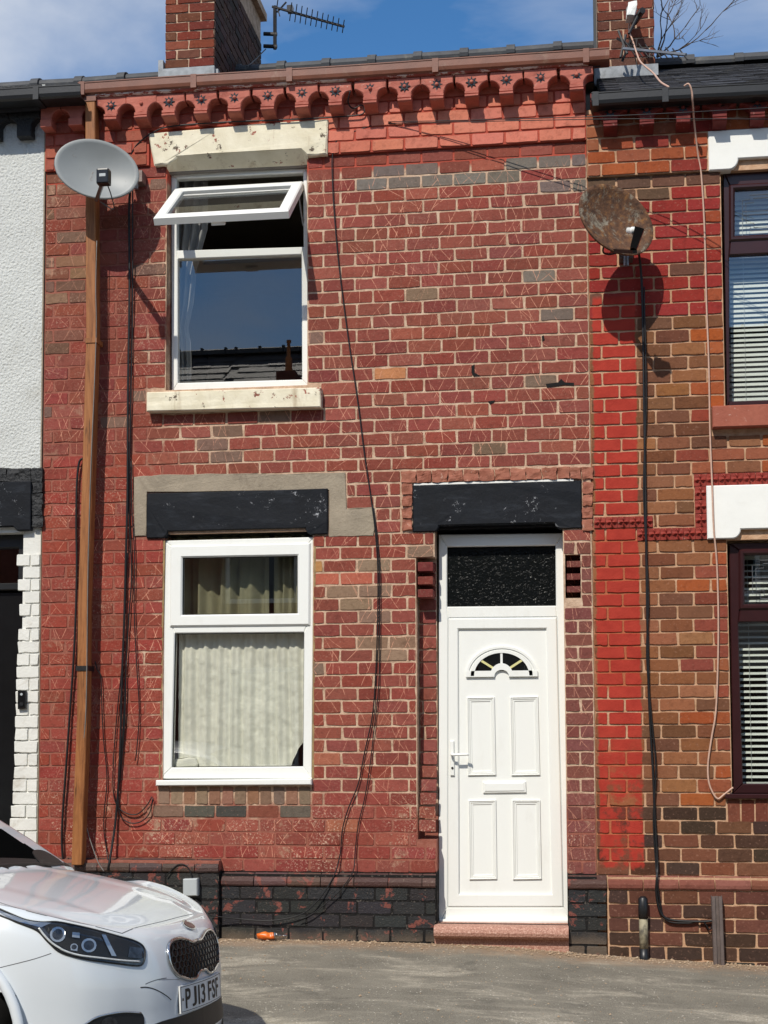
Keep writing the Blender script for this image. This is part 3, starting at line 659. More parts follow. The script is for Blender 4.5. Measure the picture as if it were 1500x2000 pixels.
def lintel(name, r, sh, rise, yf, mat, parent, soffit, over=.0):
    """stone head whose underside is cut up between two rounded shoulders"""
    x0, x1, z0, z1 = r; n = 6; P_ = [(x0, z0), (x0+sh, z0)]
    for i in range(n+1):
        a = math.pi/2*i/n; P_.append((x0+sh+rise*.9*math.sin(a)*1.0, z0+rise*(1-math.cos(a))))
    for i in range(n+1):
        a = math.pi/2*(1-i/n); P_.append((x1-sh-rise*.9*math.sin(a), z0+rise*(1-math.cos(a))))
    P_ += [(x1-sh, z0), (x1, z0), (x1, z1), (x0, z1)]
    Q_ = []
    for p in P_:
        if not Q_ or (abs(p[0]-Q_[-1][0])+abs(p[1]-Q_[-1][1])) > 1e-4: Q_.append(p)
    o = MB().prism_bev(Q_, yf, .05, .006).build(name, mat, parent)
    # soffit behind, set back
    MB().box(x0+sh+.002, x1-sh-.002, .051, .2, z0+rise*.55, z1-.01).build('soffit', soffit, o)
    return o
luq = [(289, 259), (640, 231), (638, 301), (600, 303), (588, 292), (345, 306), (328, 321), (300, 322)]
lu = MB().prism_bev([xz(a, b, -.05) for a, b in reversed(luq)], -.05, .05, .009).build('lintel', M['cream'], house); roughen(lu, .007, 20, 4, 4)
lu['label'] = 'cream painted stone lintel over the upper window'
q = [xz(a, b, -.035) for a, b in [(326, 318), (344, 304), (590, 290), (602, 300), (602, 322), (326, 334)]]; 
fr_e = [at(a, b, -.048) for a, b in ((326, 322), (331, 313), (345, 305), (588, 291), (598, 297), (602, 303))]; bk_e = [at(a, b, .05) for a, b in ((326, 337), (331, 336), (345, 335), (588, 323), (598, 322), (602, 322))]; n_ = len(fr_e); up = Vector((0, .0, .2))
MB().add(fr_e+bk_e+[q_+up*.4 for q_ in bk_e], [(i, i+1, n_+i+1, n_+i) for i in range(n_-1)]+[(n_+i, n_+i+1, 2*n_+i+1, 2*n_+i) for i in range(n_-1)]).build('soffit', M['cream'], lu, recalc=False)
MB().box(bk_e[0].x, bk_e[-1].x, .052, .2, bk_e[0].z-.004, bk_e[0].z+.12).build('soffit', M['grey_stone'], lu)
ll = lintel('lintel', LINT_LO, .11, .045, -.022, M['black_stone'], house, M['black_gloss']); roughen(ll, .004, 22, 3, 1)
ll['label'] = 'chipped black painted lintel over the lower window'
ld = lintel('lintel', LINT_DR, .14, .04, -.014, M['black_stone'], house, M['black_gloss']); roughen(ld, .0035, 22, 3, 8); ld['label'] = 'black painted lintel over the white door'
MB().box(LINT_DR[0]+.01, LINT_DR[1]-.05, -.006, .03, LINT_DR[3]+.001, LINT_DR[3]+.014).build('lintel_strip', M['white_stone'], house)
su = MB().prism_bev(quad([(286, 766), (626, 756), (626, 795), (286, 803)], -.075), -.075, .12, .006).build('window_sill', M['cream'], house); roughen(su, .003, 24, 3, 2)

# ---------------- upper window
def inset_quad(q, l, r=None, b=None, t=None):
    r = l if r is None else r; b = l if b is None else b; t = l if t is None else t
    return [(q[0][0]+l, q[0][1]+b), (q[1][0]-r, q[1][1]+b), (q[2][0]-r, q[2][1]-t), (q[3][0]+l, q[3][1]-t)]
def pane(name, q, y, mat, parent, thick=.018):
    return MB().prism(q, y, y+thick).build(name, mat, parent)
YW = .10
fo = quad([(334, 340), (600, 328), (605, 757), (335, 766)], YW)
top_o = quad([(345, 349), (592, 337), (593, 482), (345, 489)], YW); low_o = quad([(347, 506), (589, 497), (590, 741), (347, 748)], YW)
wU = MB(); 
def two_light(mb, fo, a, b, yf, yb, bev=.006):
    """outer frame with two openings: ring pieces built as four members and a transom"""
    bl, br, tr, tl = fo; abl, abr, atr, atl = a; bbl, bbr, btr, btl = b
    for poly in ([bl, br, bbr, bbl], [tl, atl, atr, tr][::-1], [bl, bbl, btl, abl, atl, tl][::-1], [br, tr, atr, abr, btr, bbr], [btl, btr, abr, abl]):
        poly = [tuple(p) for p in poly]
        ar = sum(poly[i][0]*poly[(i+1) % len(poly)][1]-poly[(i+1) % len(poly)][0]*poly[i][1] for i in range(len(poly)))
        if ar < 0: poly = poly[::-1]
        mb.prism_bev(poly, yf, yb, bev)
two_light(wU, fo, top_o, low_o, YW, YW+.06)
wU = wU.build('window', M['upvc'], house); wU['label'] = 'white framed upper window with its top sash open'
pane('pane', inset_quad(low_o, -.004), YW+.028, M['glass'], wU)
def depth_for(px, py, x):
    lo, hi = -1.2, .4
    for _ in range(50):
        m_ = (lo+hi)/2
        if (at(px, py, m_).x-x > 0) == (at(px, py, -1.2).x-x > 0): lo = m_
        else: hi = m_
    return (lo+hi)/2
hy = .085; TL, TR = at(341, 367, hy), at(592, 354, hy)
dl = depth_for(299, 424, TL.x); dr = depth_for(563, 411, TR.x); dd = (dl+dr)/2
BLp, BRp = at(299, 424, dd), at(563, 411, dd); BLp.x = TL.x; BRp.x = TR.x; zz = (BLp.z+BRp.z)/2; BLp.z = zz; BRp.z = zz; zz = (TL.z+TR.z)/2; TL.z = TR.z = zz
ex = (TR-TL).normalized(); ez = (TL-BLp).normalized(); ey = ez.cross(ex); ey = -ey if ey.y < 0 else ey
SM = Matrix((ex, ey, ez)).transposed().to_4x4(); SM.translation = BLp
sw, sh_ = (TR-TL).length, (TL-BLp).length
so_ = [(0, 0), (sw, 0), (sw, sh_), (0, sh_)]; si_ = inset_quad(so_, .075, .075, .07, .06)
MB().ring(so_, si_, 0, .055, .008).xform(SM).build('sash', M['upvc'], wU)
MB().prism(inset_quad(si_, -.004), .02, .04).xform(SM).build('pane', M['glass'], wU)
MB().box(sw*.42, sw*.52, .056, .08, .01, .04).xform(SM).build('handle', M['upvc'], wU)
for x in (.012, sw-.012): MB().tube([SM @ Vector((x, .05, sh_*.75)), at(345 if x < .1 else 592, 440, YW+.02)], .006, 5).build('stay', M['alu'], wU)

# ---------------- lower window
M['sealant'] = plain('old_sealant', (150, 124, 84), .8, .3, 14, .6, 40, dirt=(84, 66, 46), dirtamt=.7)
YL = .012
fo = quad([(322, 1056), (613, 1049), (609, 1521), (313, 1521)], YL)
top_o = quad([(338, 1070), (601, 1064), (600, 1219), (336, 1222)], YL); low_o = quad([(341, 1237), (594, 1235), (592, 1497), (335, 1499)], YL)
wL = MB(); two_light(wL, fo, top_o, low_o, YL, YL+.07); wL = wL.build('window', M['upvc'], house); wL['label'] = 'white framed ground floor window with a net curtain behind it'
sq = quad([(332, 1066), (606, 1060), (605, 1221), (331, 1224)], YL-.014); sqi = quad([(356, 1089), (581, 1085), (581, 1198), (355, 1201)], YL-.014)
MB().ring(sq, sqi, YL-.016, YL+.045, .01).build('sash', M['upvc'], wL)
pane('pane', inset_quad(sqi, -.004), YL+.018, M['glass'], wL); pane('pane', inset_quad(low_o, -.004), YL+.03, M['glass'], wL)
gk = [M['black_gloss']]
MB().ring(inset_quad(low_o, -.001), inset_quad(low_o, .005), YL+.02, YL+.029, .001).build('gasket', M['black_gloss'], wL)
MB().ring(inset_quad(sqi, -.001), inset_quad(sqi, .005), YL+.008, YL+.017, .001).build('gasket', M['black_gloss'], wL)
for a_, b_ in (((319, 1056), (310, 1521)), ((613.5, 1050), (609.5, 1521))):
    p0, p1 = at(*a_, -.001), at(*b_, -.001); MB().add([p0+Vector((dx, dy, 0)) for dy in (0, .03) for dx in (0, .012)]+[p1+Vector((dx, dy, 0)) for dy in (0, .03) for dx in (0, .012)], [(0, 1, 5, 4), (1, 3, 7, 5), (3, 2, 6, 7), (2, 0, 4, 6), (0, 2, 3, 1), (4, 5, 7, 6)]).build('sealant', M['sealant'], wL)
MB().prism_bev(quad([(304, 1524), (608, 1521), (608, 1533), (304, 1535)], -.045), -.045, .06, .006).build('window_sill', M['upvc'], house)

# ---------------- door
YD = .13
fo = quad([(857, 1044), (1102, 1041), (1118, 1803), (857, 1803)], YD)
fan_o = quad([(873, 1068), (1085, 1065), (1086, 1183), (873, 1185)], YD); leaf_o = quad([(875, 1207), (1088, 1205), (1101, 1772), (874, 1772)], YD)
dF = MB(); two_light(dF, fo, fan_o, leaf_o, YD, YD+.07); dF = dF.build('door_frame', M['upvc'], house)
MB().prism(inset_quad(fan_o, -.004), YD+.03, YD+.048).build('fanlight_pane', M['glass_frost'], dF)
lf = inset_quad(leaf_o, .003)
li = quad([(895, 1229), (1067, 1228), (1078, 1746), (897, 1746)], YD)
leaf = MB(); leaf.ring(lf, li, YD-.006, YD+.06, .007)
YP = YD+.012
fanx, fanz = xz(980, 1320, YP); rx = (xz(1050, 1322, YP)[0]-xz(910, 1322, YP)[0])/2; rz = xz(980, 1262, YP)[1]-fanz
leaf.prism(inset_quad(li, -.003), YP, YP+.03)
dL = leaf.build('door', M['upvc'], house); dL['label'] = 'white plastic panel door with a small sunburst window'
MB().ring(inset_quad(lf, -.004), inset_quad(lf, .001), YD+.004, YD+.01, .0005).build('door_seal', M['grey_box'], dF)
for i in range(3):                                                                # thin mitre lines are real grooves between the frame members
    pass
def door_panel(px4):
    q = quad(px4, YP); w1 = .014
    m = MB(); m.ring(q, inset_quad(q, .010), YP-.013, YP+.003, .004); m.ring(inset_quad(q, .0102), inset_quad(q, .019), YP-.009, YP+.003, .003); m.ring(inset_quad(q, .0192), inset_quad(q, .030), YP-.005, YP+.003, .002); m.build('door_panel', M['upvc'], dL)
door_panel([(912, 1362), (966, 1361), (969, 1514), (914, 1515)]); door_panel([(996, 1361), (1051, 1360), (1055, 1514), (999, 1515)])
door_panel([(915, 1563), (969, 1562), (971, 1717), (917, 1718)]); door_panel([(1000, 1562), (1055, 1562), (1058, 1717), (1002, 1718)])
# sunburst light
M['cream_bar'] = plain('cream_bar', (214, 208, 146), .5, .05, 9, .05, 40)
def arc(rx_, rz_, n=24, a0=0, a1=math.pi): return [(fanx+rx_*math.cos(a0+(a1-a0)*i/n), fanz+rz_*math.sin(a0+(a1-a0)*i/n)) for i in range(n+1)]
def half_ring(ro, ri, yf, yb, dz=0):
    m = MB(); o_ = arc(*ro); i_ = arc(*ri); v = []; f = []
    for (a, b) in zip(o_, i_): v += [(a[0], yf, a[1]+dz), (b[0], yf, b[1]+dz), (b[0], yb, b[1]+dz), (a[0], yb, a[1]+dz)]
    for k in range(len(o_)-1):
        for j in range(4): f.append((k*4+j, k*4+(j+1) % 4, k*4+4+(j+1) % 4, k*4+4+j))
    f += [(0, 1, 2, 3), tuple(len(v)-4+j for j in (3, 2, 1, 0))]; m.add(v, f); return m
m = half_ring((rx, rz), (rx*.93, rz*.92), YP-.016, YP+.003); k = half_ring((rx*.925, rz*.915), (rx*.87, rz*.86), YP-.010, YP+.003); m.add(k.v, k.f); k = half_ring((rx*.865, rz*.855), (rx*.77, rz*.77), YP-.018, YP+.003, .0); m.add(k.v, k.f)
bz = fanz+rz*.20
m.box(fanx-rx, fanx-rx*.2, YP-.018, YP+.003, fanz-.006, bz-.006); m.box(fanx+rx*.2, fanx+rx, YP-.018, YP+.003, fanz-.006, bz-.006)
k = half_ring((rx*.32, rz*.42), (rx*.2, rz*.2), YP-.0185, YP+.003); m.add(k.v, k.f)
m.build('sunburst_surround', M['upvc'], dL)
MB().prism([(fanx-rx*.74, bz-.005)]+[(fanx+rx*.74, bz-.005)]+[p for p in arc(rx*.77, rz*.77) if p[1] > bz], YP-.004, YP-.001).build('sunburst_pane', M['glass_dark'], dL)
for a in (42, 90, 138):
    c, s_ = math.cos(R(a)), math.sin(R(a)); m = MB(); w_ = .0075; bm_ = M['upvc'] if a == 90 else M['cream_bar']
    p0 = Vector((fanx+rx*.28*c, 0, fanz+rz*.36*s_)); p1 = Vector((fanx+rx*.8*c, 0, fanz+rz*.8*s_)); nrm = Vector((-(p1-p0).z, 0, (p1-p0).x)).normalized()*w_
    m.add([tuple(q_+Vector((0, y, 0))) for y in (YP-.014, YP-.0045) for q_ in (p0-nrm, p1-nrm, p1+nrm, p0+nrm)], [(0, 1, 2, 3), (7, 6, 5, 4), (0, 4, 5, 1), (1, 5, 6, 2), (2, 6, 7, 3), (3, 7, 4, 0)]); m.build('glazing_bar', bm_, dL)
lb = quad([(943, 1527), (1027, 1526), (1028, 1548), (944, 1549)], YP); m = MB().prism_bev(lb, YP-.014, YP+.002, .004); m.prism_bev(inset_quad(lb, .012, .012, .012, .010), YP-.019, YP-.013, .003); m.build('letter_plate', M['upvc'], dL)
hp = quad([(879, 1447), (887, 1447), (888, 1515), (880, 1515)], YD); h = MB().prism_bev(hp, YD-.02, YD, .004).build('handle', M['upvc'], dL)
a = at(883, 1474, YD-.03); MB().tube(catmull([a+Vector((0, .02, 0)), a+Vector((0, -.022, 0)), a+Vector((.03, -.03, .0)), a+Vector((.115, -.03, .002))], 5), .0085, 8).build('lever', M['upvc'], dL, True)
a = at(883.5, 1500, YD-.022); MB().tube([a+Vector((0, .004, 0)), a+Vector((0, -.002, 0))], .008, 10).build('key_cylinder', M['dark_metal'], dL)
MB().prism_bev(quad([(858, 1796), (1117, 1796), (1118, 1804), (857, 1804)], YD-.05), YD-.05, YD+.05, .006).build('threshold', M['upvc'], dF)
# step
zst = at(980, 1804, .0).z; x0, x1 = DOOR[0]-.012, DOOR[1]+.006; zg = -.05
prof = [(.13, zst-.10), (.13, zst), (-.03, zst-.006), (-.075, zst-.012), (-.098, zst-.028), (-.104, zst-.05), (-.098, zst-.072), (-.08, zst-.088), (-.045, zst-.094), (-.04, zst-.25), (.13, zst-.25)]
m = MB(); n = len(prof); m.add([(x0, p, q) for p, q in prof]+[(x1, p, q) for p, q in prof], [tuple(range(n)), tuple(reversed(range(n, 2*n)))]+[(i, n+i, n+(i+1) % n, (i+1) % n) for i in range(n)]); o = m.build('doorstep', M['step'], house)
shell(house, XL, XR, 5.9, 7.86)
# ------------------------------------------------------------------ cornice of arcaded terracotta
def star_pts(r0, r1, n=8):
    return [((r0 if i % 2 == 0 else r1)*math.cos(math.pi*i/n+math.pi/2), (r0 if i % 2 == 0 else r1)*math.sin(math.pi*i/n+math.pi/2)) for i in range(2*n)]
def arcade_mesh(w, top, ar, spring, bot, yf, yb):
    """one bay: block under a star, half an arch on each side"""
    h = w/2; P_ = [(-h+ar, bot), (h-ar, bot)]
    for i in range(9):
        a = math.pi/2*i/8; P_.append((h-ar*math.cos(a), spring+ar*math.sin(a)))
    P_ += [(h, top), (-h, top)]
    for i in range(9):
        a = math.pi/2*(1-i/8); P_.append((-h+ar*math.cos(a), spring+ar*math.sin(a)))
    m = MB(); m.prism_bev(P_, yf, yb, .005); return m
BAYW = .2225; ARCH = .066
def cornice(house, stars, mat, ydep=-.10, moulding=None, mname='cornice', x0=None, x1=None, starmat=None):
    pos = [at(px, py, ydep) for px, py in stars]; z0 = sum(p.z for p in pos)/len(pos)
    x0 = pos[0].x-BAYW/2 if x0 is None else x0; x1 = pos[-1].x+BAYW/2 if x1 is None else x1
    prof = [(-.02, z0+.062), (ydep-.010, z0+.062), (ydep-.020, z0+.070), (ydep-.022, z0+.080), (ydep-.034, z0+.088), (ydep-.036, z0+.118), (-.02, z0+.122)]
    m = MB(); n = len(prof); m.add([(x0, a, b) for a, b in prof]+[(x1, a, b) for a, b in prof], [tuple(range(n)), tuple(reversed(range(n, 2*n)))]+[(i, n+i, n+(i+1) % n, (i+1) % n) for i in range(n)])
    c = m.build(mname, moulding or mat, house)
    bay = arcade_mesh(BAYW-.003, .0615, ARCH, -.064, -.068, ydep, -.02); bm_ = bay.build('bracket', mat, c); bme = [bm_.data.copy() for _ in range(6)]; bpy.data.objects.remove(bm_)
    blk = MB(); bw = (BAYW-2*ARCH)/2
    pr = [(-.02, -.066), (ydep-.016, -.066), (ydep-.016, -.082), (ydep-.010, -.086), (ydep-.020, -.092), (ydep-.020, -.104), (ydep-.008, -.112), (ydep+.03, -.118), (-.02, -.135)]
    n = len(pr); blk.add([(-bw, a, b) for a, b in pr]+[(bw, a, b) for a, b in pr], [tuple(range(n)), tuple(reversed(range(n, 2*n)))]+[(i, n+i, n+(i+1) % n, (i+1) % n) for i in range(n)])
    o = blk.build('corbel', mat, c); kme = [o.data.copy() for _ in range(6)]; bpy.data.objects.remove(o)
    for k_, mm_ in enumerate(bme+kme):
        t_ = bpy.data.objects.new('tmp', mm_); roughen(t_, .0042, 24, 1, k_*3.7); bpy.data.objects.remove(t_)
    sm_ = MB(); s1 = star_pts(.041, .021); sm_.prism(s1, ydep-.0015, ydep+.01); o = sm_.build('star', M['black_gloss'], c); sme = o.data; bpy.data.objects.remove(o)
    st = MB(); seg = 8; v = [(0, ydep-.017, 0)]; f = []
    for k, (r_, y_) in enumerate(((.008, -.0155), (.0125, -.010), (.0145, -.001))):
        v += [(r_*math.cos(2*math.pi*i/seg), ydep+y_, r_*math.sin(2*math.pi*i/seg)) for i in range(seg)]
    f = [(0, 1+i, 1+(i+1) % seg) for i in range(seg)]+[(1+k*seg+i, 1+k*seg+seg+i, 1+k*seg+seg+(i+1) % seg, 1+k*seg+(i+1) % seg) for k in range(2) for i in range(seg)]
    st.add(v, f); o = st.build('stud', mat, c, True); tme = o.data; bpy.data.objects.remove(o)
    for p in pos:
        for nm, me in (('bracket', bme), ('corbel', kme), ('star', sme), ('stud', tme)):
            o = bpy.data.objects.new(nm, random.choice(me) if isinstance(me, list) else me); col.objects.link(o); o.parent = c; o.location = (p.x, random.uniform(-.003, .003), z0+random.uniform(-.002, .002)); o.rotation_euler = (0, random.uniform(-.012, .012), 0)
    return c, z0
stars = [(217, 205), (276, 201.5), (330, 200), (393, 195), (458, 190), (523, 187), (590, 183), (655, 178), (723, 175), (790, 169), (853, 164), (921, 161), (989, 156), (1056, 150), (1126, 145)]
cM, zM = cornice(house, stars, M['terracotta'], ydep=-.13, moulding=M['peel'], x0=at(190, 200, -.1).x, x1=XR+.02)
xa = at(112, 210, -.1).x
for x in (XL+.035, XL+.035+BAYW):
    m = arcade_mesh(BAYW-.003, .0615, ARCH, -.062, -.066, -.12, -.02).xform(Matrix.Translation((x, 0, zM-.005)))
    m.v = [Vector((max(v.x, XL+.002), v.y, v.z)) for v in m.v]
    m.build('bracket', M['terracotta'], cM); b = MB().box(max(x-.05, XL+.002), x+.05, -.135, -.02, zM-.125, zM-.0715).build('corbel', M['terracotta'], cM); bevel_mesh(b, .006, 2)
# ------------------------------------------------------------------ gutters, pipe
def gutter(house, x0, x1, ztop, ztop2, yf, yb, h, mat, joints=(), sagseed=0):
    m = MB(); n = 24; prof = [(yb, 0), (yb, -h), (yf+.022, -h), (yf+.006, -h*.88), (yf, -h*.62), (yf, -h*.12), (yf-.004, -h*.08), (yf-.004, 0), (yf+.006, 0), (yf+.008, -h*.6), (yf+.026, -h+.006), (yb-.006, -h+.006), (yb-.006, 0)]
    k = len(prof); v, f = [], []
    for i in range(n+1):
        t = i/n; x = x0+(x1-x0)*t; z = ztop+(ztop2-ztop)*t+.006*mnoise.noise(Vector((x*.9, sagseed, 0)))
        v += [(x, a, z+b) for a, b in prof]
        if i < n: f += [(i*k+j, i*k+(j+1) % k, (i+1)*k+(j+1) % k, (i+1)*k+j) for j in range(k)]
    f += [tuple(range(k)), tuple(reversed(range(n*k, n*k+k)))]
    g = m.add(v, f).build('gutter', mat, house)
    for jx in joints:
        t = (jx-x0)/(x1-x0); z = ztop+(ztop2-ztop)*t; MB().box(jx-.02, jx+.02, yf-.006, yb-.02, z-h-.006, z+.004).build('gutter_bracket', mat, g)
    return g
gy = -.172
a, b = at(152, 161, gy), at(1190, 93, gy); GZ = (a.z, b.z)
gM = gutter(house, a.x, b.x, a.z, b.z, gy, -.06, .085, M['gutter_brown'], [at(p, 130, gy).x for p in (160, 378, 565, 850, 1145)], 1)
MB().box(XL+.02, XR+.03, -.058, -.02, zM+.121, zM+.15).build('fascia', M['gutter_brown'], house)
# square timber-brown downpipe, leaning a little
dp = MB(); pts = [((166, 186), 0), ((167, 400), 0), ((168, 660), 0), ((161, 900), 0), ((152, 1180), 0), ((150, 1400), 0), ((142, 1600), 0), ((139, 1690), 0)]
v, f = [], []
for i, ((px, py), _) in enumerate(pts):
    p = at(px, py, -.145); w = .072
    v += [(p.x, -.145, p.z), (p.x+w, -.145, p.z), (p.x+w, -.055, p.z), (p.x, -.055, p.z)]
    if i: f += [((i-1)*4+j, (i-1)*4+(j+1) % 4, i*4+(j+1) % 4, i*4+j) for j in range(4)]
f += [(0, 1, 2, 3), tuple(len(v)-4+j for j in range(4))]
pipe = bevel_mesh(dp.add(v, f).build('downpipe', M['timber'], house), .005, 1); pipe['label'] = 'wood coloured square downpipe'
for py, px in ((660, 168), (1300, 150)):
    p = at(px, py, -.148); MB().box(p.x-.006, p.x+.078, -.151, -.02, p.z-.035, p.z-.002).build('pipe_clip', M['timber'] if py < 900 else M['dark_metal'], pipe)
p = at(166, 190, -.145); MB().box(p.x-.008, p.x+.08, -.15, -.05, p.z-.03, p.z+.03).build('pipe_outlet', M['gutter_brown'], pipe)
# ------------------------------------------------------------------ roofs
def roof(house, x0, x1, ey, ez, ry, rz, parts):
    sl = Vector((0, ry-ey, rz-ez)); Ln = sl.length; dv = sl/Ln; nv = Vector((0, -dv.z, dv.y))
    m = MB(); 
    for s in (1, -1):
        y0 = ey if s > 0 else 2*ry-ey
        m.add([(x0, y0, ez), (x1, y0, ez), (x1, ry, rz), (x0, ry, rz), (x0, y0, ez-.06), (x1, y0, ez-.06), (x1, ry, rz-.06), (x0, ry, rz-.06)], [(0, 1, 2, 3), (7, 6, 5, 4), (0, 4, 5, 1), (1, 5, 6, 2), (3, 2, 6, 7), (0, 3, 7, 4)])
    r = m.build('roof', M['slate'], house)
    sw_, ex = .30, .205; rows = int(Ln/ex); joined = MB(); tile = MB().box(-sw_/2+.002, sw_/2-.002, 0, ex*1.75, 0, .009).build('slate', M['slate'], r); tme = tile.data; bpy.data.objects.remove(tile)
    rot = math.atan2(dv.z, dv.y); cnt = 0
    for k in range(rows):
        off = sw_/2 if k % 2 else 0; x = x0+off+sw_/2
        while x < x1-.05:
            p = Vector((x, ey, ez))+dv*(k*ex-.04)+nv*(.014+random.uniform(0, .004)); a1 = rot-.038+random.uniform(-.012, .012)
            if parts and cnt < 300 and x < parts:
                o = bpy.data.objects.new('slate', tme); col.objects.link(o); o.parent = r; o.location = p; o.rotation_euler = (a1, random.uniform(-.012, .012), random.uniform(-.012, .012)); cnt += 1
            else:
                mm = Matrix.Translation(p) @ Matrix.Rotation(a1, 4, 'X') @ Matrix.Rotation(random.uniform(-.012, .012), 4, 'Z'); joined.add([mm @ vv.co for vv in tme.vertices], [tuple(q.vertices) for q in tme.polygons])
            x += sw_
    if joined.v: o = joined.build('slates', M['slate'], r, recalc=False); o['kind'] = 'stuff'
    # ridge tiles with a collar at each joint
    prof = [(math.cos(R(d)), math.sin(R(d))) for d in range(200, -21, -20)]; t = MB(); tl = .44
    def sec(x, rr, dz=0): return [(x, ry*0+c*rr, s_*rr*.62+dz) for c, s_ in prof]
    for (xa_, xb_, rr) in ((0, tl, .125), (tl-.05, tl+.03, .150)):
        n = len(prof); vv = sec(xa_, rr)+sec(xb_, rr)+sec(xa_, rr-.018)+sec(xb_, rr-.018); ff = []
        for i in range(n-1): ff += [(i, i+1, n+i+1, n+i), (2*n+i, 3*n+i, 3*n+i+1, 2*n+i+1), (i, 2*n+i, 2*n+i+1, i+1), (n+i, n+i+1, 3*n+i+1, 3*n+i)]
        ff += [(0, n, 3*n, 2*n), (n-1, 3*n-1, 4*n-1, 2*n-1)]; t.add(vv, ff)
    to = t.build('ridge_tile', M['ridge'], r); rme = to.data; bpy.data.objects.remove(to); x = x0
    while x < x1-.2:
        o = bpy.data.objects.new('ridge_tile', rme); col.objects.link(o); o.parent = r; o.location = (x, ry, rz+.03+random.uniform(-.008, .008)); o.rotation_euler = (0, random.uniform(-.012, .012), random.uniform(-.02, .02)); x += tl+.006
    return r
RZ_M = at(700, 118, 4.0).z
roof(house, XL-.0, XR+.10, -.10, min(GZ)-.035, 4.0, RZ_M-.09, None)
# ------------------------------------------------------------------ chimneys
def chimney(house, x0, x1, y0, y1, z0, z1, colour, mats, mortar, phase=0.0, side=True):
    c = MB().box(x0+.006, x1-.006, y0+.006, y1-.006, z0-.9, z1+.3).build('chimney', mortar, house); n = 0; z = z0
    def one(loc, w, h, rz, cc):
        me = brick_mesh(w, h, .05, random.randrange(9999), .003); o = bpy.data.objects.new('brick', me); col.objects.link(o); me.materials.append(mats); o.parent = c; o.location = loc; o.rotation_euler = (random.uniform(-.015, .015), random.uniform(-.01, .01), rz); o.color = cc
    k = 0
    while z < z1:
        h = .0873-.010
        for face, (a, b) in (('f', (x0, x1)), ('s', (y0, y1))):
            if face == 's' and not side: continue
            o = a+(BL/2 if (k+(face == 's')) % 2 else 0)*1.0; cuts = [a]; t = o if o > a+.04 else o+BL
            while t < b-.04: cuts.append(t); t += BL
            cuts.append(b)
            for p, q in zip(cuts, cuts[1:]):
                m_ = (p+q)/2
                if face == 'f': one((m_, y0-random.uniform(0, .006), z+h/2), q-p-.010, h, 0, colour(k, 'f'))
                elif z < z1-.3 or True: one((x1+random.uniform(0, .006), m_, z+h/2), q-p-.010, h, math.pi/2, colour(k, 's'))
        z += .0873; k += 1
    m = MB().box(x0-.05, x1+.05, y0-.05, y1+.05, z1+.302, z1+.38); m.box(x0-.02, x1+.02, y0-.02, y1+.02, z1+.381, z1+.45); m.build('chimney_cap', mortar, c)
    i = 0
    while y0+.25+i*.42 < y1-.1:
        yy = y0+.25+i*.42; zz_ = z1+.45; t = MB(); ring = [(.11, 0), (.10, .1), (.095, .3), (.115, .33), (.115, .37), (.09, .37), (.08, .1)]; v = []; f = []
        for r_, dz in ring: v += [((x0+x1)/2+r_*math.cos(2*math.pi*q/12), yy+r_*math.sin(2*math.pi*q/12), zz_+dz) for q in range(12)]
        for j in range(len(ring)-1): f += [(j*12+q, j*12+(q+1) % 12, j*12+12+(q+1) % 12, j*12+12+q) for q in range(12)]
        t.add(v, f).build('chimney_pot', M['terracotta'], c, True); i += 1
    return c
CY0 = 3.05
a, b = at(322, 80, CY0).x, at(419, 80, CY0).x; zb = at(370, 142, CY0).z
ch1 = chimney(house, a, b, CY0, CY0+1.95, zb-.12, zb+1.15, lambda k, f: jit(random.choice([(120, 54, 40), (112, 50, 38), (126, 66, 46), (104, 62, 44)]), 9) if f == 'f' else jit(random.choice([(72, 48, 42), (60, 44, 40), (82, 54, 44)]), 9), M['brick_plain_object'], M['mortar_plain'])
ch1['label'] = 'red brick chimney stack rising over the brown gutter'
fl = MB().box(a-.03, b+.012, CY0-.05, CY0-.012, zb-.14, zb+.03); fl.box(a-.05, a-.004, CY0-.04, CY0+.1, zb-.1, zb+.12); fl.build('flashing', M['lead'], ch1)
fl = MB().box(b+.012, b+.04, CY0-.02, CY0+1.9, zb-.16, zb+.01).build('flashing', M['lead'], ch1)

# ================================================================== the right-hand house
hR = empty('terraced_house', (2, 0, 0)); tag(hR, 'brown and red brick terraced house with maroon framed windows at the right', 'house', 'terraced houses')
XW = 2.0
WR_U = rect(1412, 333, 1440, 797); WR_U = (WR_U[0], XW, WR_U[2], WR_U[3]); WR_L = rect(1425, 1054, 1460, 1556); WR_L = (WR_L[0], XW, WR_L[2], WR_L[3])
LR_U = rect(1383, 257, 1460, 334); LR_U = (LR_U[0], XW+.12, LR_U[2], LR_U[3]); LR_L = rect(1380, 949, 1460, 1053); LR_L = (LR_L[0], XW+.12, LR_L[2], LR_L[3]); SR_U = rect(1390, 796, 1460, 838); SR_U = (SR_U[0], XW+.12, SR_U[2], SR_U[3])
ZBR = zc(2); ZTR = at(1300, 205, 0).z+.05
EAV_R = at(1155, 181, -.2).z-.04
def ex_r(mb):
    mb.box(XR+.002, LR_U[0]+.01, -.020, .05, ZBR, EAV_R); mb.box(LR_U[0]+.01, XRR, -.020, .05, LR_U[3]-.02, EAV_R)
    mb.box(at(1186, 1760).x, XRR, -.030, .05, -.8, Z_PL-.01)
wallR = slab('front_wall', XR+.002, XRR, -.9, EAV_R, .006, .24, [WR_U, WR_L], M['mortar_right'], hR, ex_r)
